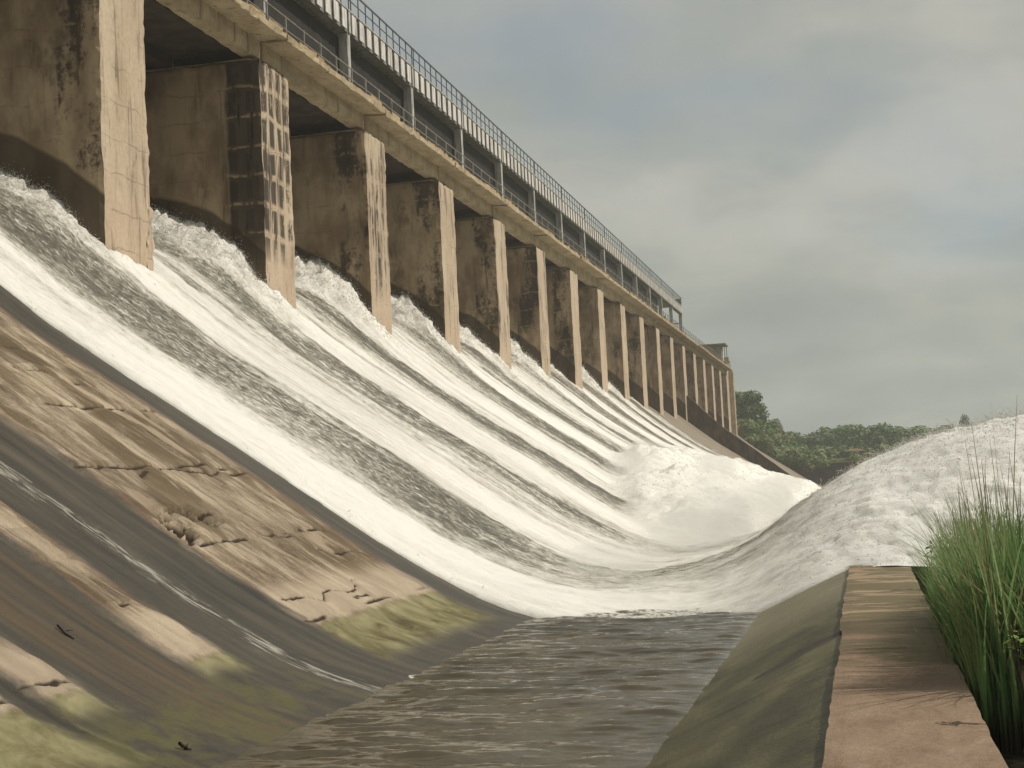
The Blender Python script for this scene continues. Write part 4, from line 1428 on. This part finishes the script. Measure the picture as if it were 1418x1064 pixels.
# ------------------------------------------------------------------ foreground grass and weeds
def build_grass():
    n = 9000
    r = np.random.default_rng(11)
    # clump centres on the bank right of the wall
    cx_ = 1.02 + r.gamma(1.5, 0.6, n)
    cy_ = 16.2 + 12.0 * r.random(n) ** 1.25
    ok = cx_ < 6
    cx_, cy_ = cx_[ok], cy_[ok]
    n = len(cx_)
    clump = vn(cx_ * 1.6, cy_ * 0.9, 3)
    H = (1.25 + 0.95 * clump + 1.0 * r.random(n)) * (0.82 + 0.25 * sstep(1.0, 1.7, cx_)) * (1 - 0.42 * sstep(18, 28, cy_))
    tall = r.random(n) < 0.035
    H = np.where(tall, H * 1.28, H)
    low = r.random(n) < 0.12
    cy_ = np.where(low, 16.2 + 4.0 * r.random(n), cy_)
    H = np.where(low, 0.25 + 0.75 * r.random(n) ** 2 * sstep(12.5, 17, cy_) + 0.1, H)
    zb = ground_z(cx_, cy_) - 0.05
    ang = r.normal(math.pi, 1.6, n)
    lean = (0.12 + 0.62 * r.random(n) ** 2) * np.where((cx_ < 1.7) & (np.cos(ang) < -.3), 0.5, 1.0) * H * np.where(tall, .45, 1.0)
    seg = 6
    wdt = 0.008 + 0.018 * r.random(n) ** 1.5
    V = np.zeros((n, (seg + 1) * 2, 3))
    tip = np.zeros((n, (seg + 1) * 2))
    side = np.stack([-np.sin(ang), np.cos(ang), np.zeros(n)], 1)
    tw = r.uniform(-1, 1, n)
    side = side * np.cos(tw)[:, None] + np.stack([np.cos(ang), np.sin(ang), np.zeros(n)], 1) * np.sin(tw)[:, None]
    for i in range(seg + 1):
        f_ = i / seg
        off = lean * f_ ** 2
        z = zb + H * (f_ - 0.16 * (lean / H) * f_ ** 3)
        c = np.stack([cx_ + np.cos(ang) * off, cy_ + np.sin(ang) * off, z], 1)
        w = (wdt * (1 - f_ ** 1.6) + 0.0015)[:, None]
        V[:, 2 * i] = c - side * w
        V[:, 2 * i + 1] = c + side * w
        tip[:, 2 * i] = tip[:, 2 * i + 1] = np.where(tall, f_ * 1.15, f_ * 0.78)
    q = np.array([(2 * i, 2 * i + 1, 2 * i + 3, 2 * i + 2) for i in range(seg)])
    Q = (q[None] + (np.arange(n) * (seg + 1) * 2)[:, None, None]).reshape(-1, 4)
    tone = np.repeat(np.clip(0.25 + 0.5 * clump - 0.3 * low + r.normal(0, .26, n), 0, 1), (seg + 1) * 2)
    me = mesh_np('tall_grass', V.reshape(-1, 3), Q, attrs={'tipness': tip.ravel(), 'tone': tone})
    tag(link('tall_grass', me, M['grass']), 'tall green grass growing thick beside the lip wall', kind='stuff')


build_grass()


def build_weed(name, loc, label, mat, h, nl, size, seed, f0=0.25):
    r = random.Random(seed)
    o = thing(name, loc, label, 'plant')
    leaf = np.array([(0, 0, 0), (.35, .22, .02), (.8, .20, .0), (1.1, 0, -.08), (.8, -.2, 0), (.35, -.22, .02), (.5, 0, -.05)])
    T = [(0, 1, 6), (1, 2, 6), (2, 3, 6), (3, 4, 6), (4, 5, 6), (5, 0, 6)]
    lm = mesh_np('leaf', leaf * size, T=np.array(T), smooth=False)
    lm.materials.append(M[mat])
    for s in range(3):
        a = r.uniform(0, 6.28)
        top = Vector((math.cos(a) * h * .18, math.sin(a) * h * .18, h * r.uniform(.7, 1)))
        link('stem', MB().tube((0, 0, -.2), top * .55 + Vector((0, 0, .05)), .012, .009, 5).tube(top * .55 + Vector((0, 0, .05)), top, .009, .004, 5).mesh('stem', True), M['bark'], o)
        for i in range(nl):
            f_ = f0 + (1 - f0) * (i + 1) / nl
            q = bpy.data.objects.new('leaf', lm)
            COL.objects.link(q)
            q.parent = o
            q.location = top * f_
            q.rotation_euler = (r.uniform(-.4, .4), r.uniform(-.5, .5), i * 2.4 + r.uniform(-.4, .4))
            sc = r.uniform(.7, 1.2)
            q.scale = (sc, sc, sc)


p = at(1291, 812, 29.0)
build_weed('dark_weed', (p[0], p[1], float(ground_z(np.array(p[0]), np.array(p[1])))), 'small dark broad-leaved weed at the far end of the lip wall', 'leaf_weed', 1.65, 16, .17, 4, 0.55)
p = at(1408, 872, 14.0)
build_weed('bright_weed', (p[0] + 0.02, p[1], p[2] - 0.35), 'bright green broad-leaved sprout in the grass near the right edge', 'leaf_bright', 0.42, 7, .10, 9)


# ------------------------------------------------------------------ stray debris on the wet chute
def debris(loc, ln, rad, rz, label, name):
    r = random.Random(int(ln * 1000))
    mb = MB()
    p0 = Vector((-ln / 2, 0, 0))
    for i in range(4):
        p1 = p0 + Vector((ln / 4, r.uniform(-.03, .03), r.uniform(-.02, .02)))
        mb.tube(p0, p1, rad * r.uniform(.8, 1.1), rad * r.uniform(.7, 1.0), 7)
        p0 = p1
    mb.tube((0, 0, 0), (ln * .18, ln * .25, rad * 2), rad * .5, rad * .2, 5)
    o = link(name, mb.mesh(name, True), M['wood'], None, loc)
    o.rotation_euler = (0, math.radians(33), rz)
    tag(o, label, 'driftwood')


debris((-11.76, 19.61, float(zbare(-11.76)) + .06), 0.34, 0.02, 0.0, 'short dark stick lying on the wet brown band of the chute', 'driftwood_stick')
debris((-8.98, 17.85, float(zbare(-8.98)) + .05), 0.22, 0.028, 0.9, 'small dark chunk of wood at the mossy toe near the bottom edge', 'driftwood_chunk')


# ------------------------------------------------------------------ damp air over the river
def build_haze():
    me = MB().box(-420, 520, -30, 900, -9.5, 60).mesh('haze')
    m = bpy.data.materials.new('damp_air')
    m.use_nodes = True
    nt = m.node_tree
    nt.nodes.clear()
    out = nt.nodes.new('ShaderNodeOutputMaterial')
    v = nt.nodes.new('ShaderNodeVolumePrincipled')
    v.inputs['Color'].default_value = (0.93, 0.95, 0.93, 1)
    v.inputs['Density'].default_value = 0.0004
    v.inputs['Anisotropy'].default_value = 0.2
    nt.links.new(v.outputs[0], out.inputs['Volume'])
    tag(link('haze', me, m), 'pale damp air hanging over the dam and river', kind='stuff')


build_haze()


# ------------------------------------------------------------------ mist hanging where the far bays plunge into the bucket
def build_mist():
    m = bpy.data.materials.new('water_mist')
    m.use_nodes = True
    nt = m.node_tree
    nt.nodes.clear()
    out = nt.nodes.new('ShaderNodeOutputMaterial')
    v = nt.nodes.new('ShaderNodeVolumePrincipled')
    v.inputs['Color'].default_value = (0.99, 0.985, 0.96, 1)
    v.inputs['Density'].default_value = 0.085
    v.inputs['Anisotropy'].default_value = 0.25
    nt.links.new(v.outputs[0], out.inputs['Volume'])
    import bmesh
    V, T, nb = [], [], 0
    r = np.random.default_rng(4)
    lumps = []
    for i, yy in enumerate((66, 71, 77, 84, 91, 98, 106, 115)):
        x0 = float(np.interp(yy, XR_Y, XR_X))
        for f_ in (0.12, 0.5, 0.85):
            xx = x0 * (1 - f_) + -4.5 * f_ + r.uniform(-.6, .6)
            zz = float(np.interp(x0, _xt, _zt)) * (1 - f_) - 1.9 * f_ + 0.15 + (0.25 if f_ == .5 else 0)
            k_ = 1.25
            lumps.append((xx, yy + r.uniform(-2, 2), zz, 1.5 * k_, 2.6 * k_, 0.75 * k_))
    lumps += [(-6.5, 58, -2.2, 2.0, 6, .9), (-8.2, 47, -2.7, 1.7, 5, .7)]
    bm = bmesh.new()
    bmesh.ops.create_icosphere(bm, subdivisions=3, radius=1.0)
    bm.verts.ensure_lookup_table()
    B = np.array([v_.co[:] for v_ in bm.verts])
    F = np.array([[q.index for q in f.verts] for f in bm.faces])
    bm.free()
    for i, (x, y, z, rx, ry, rz) in enumerate(lumps):
        k = 0.75 + 0.55 * fbm(B[:, 0] * 1.6 + i * 7, B[:, 1] * 1.6, B[:, 2] * 1.6, 3)
        o = link('mist', mesh_np('mist', B * k[:, None] * np.array([rx, ry, rz]), T=F), m, None, (x, y, z))
        tag(o, 'soft white mist over the plunging water', kind='stuff')


build_mist()
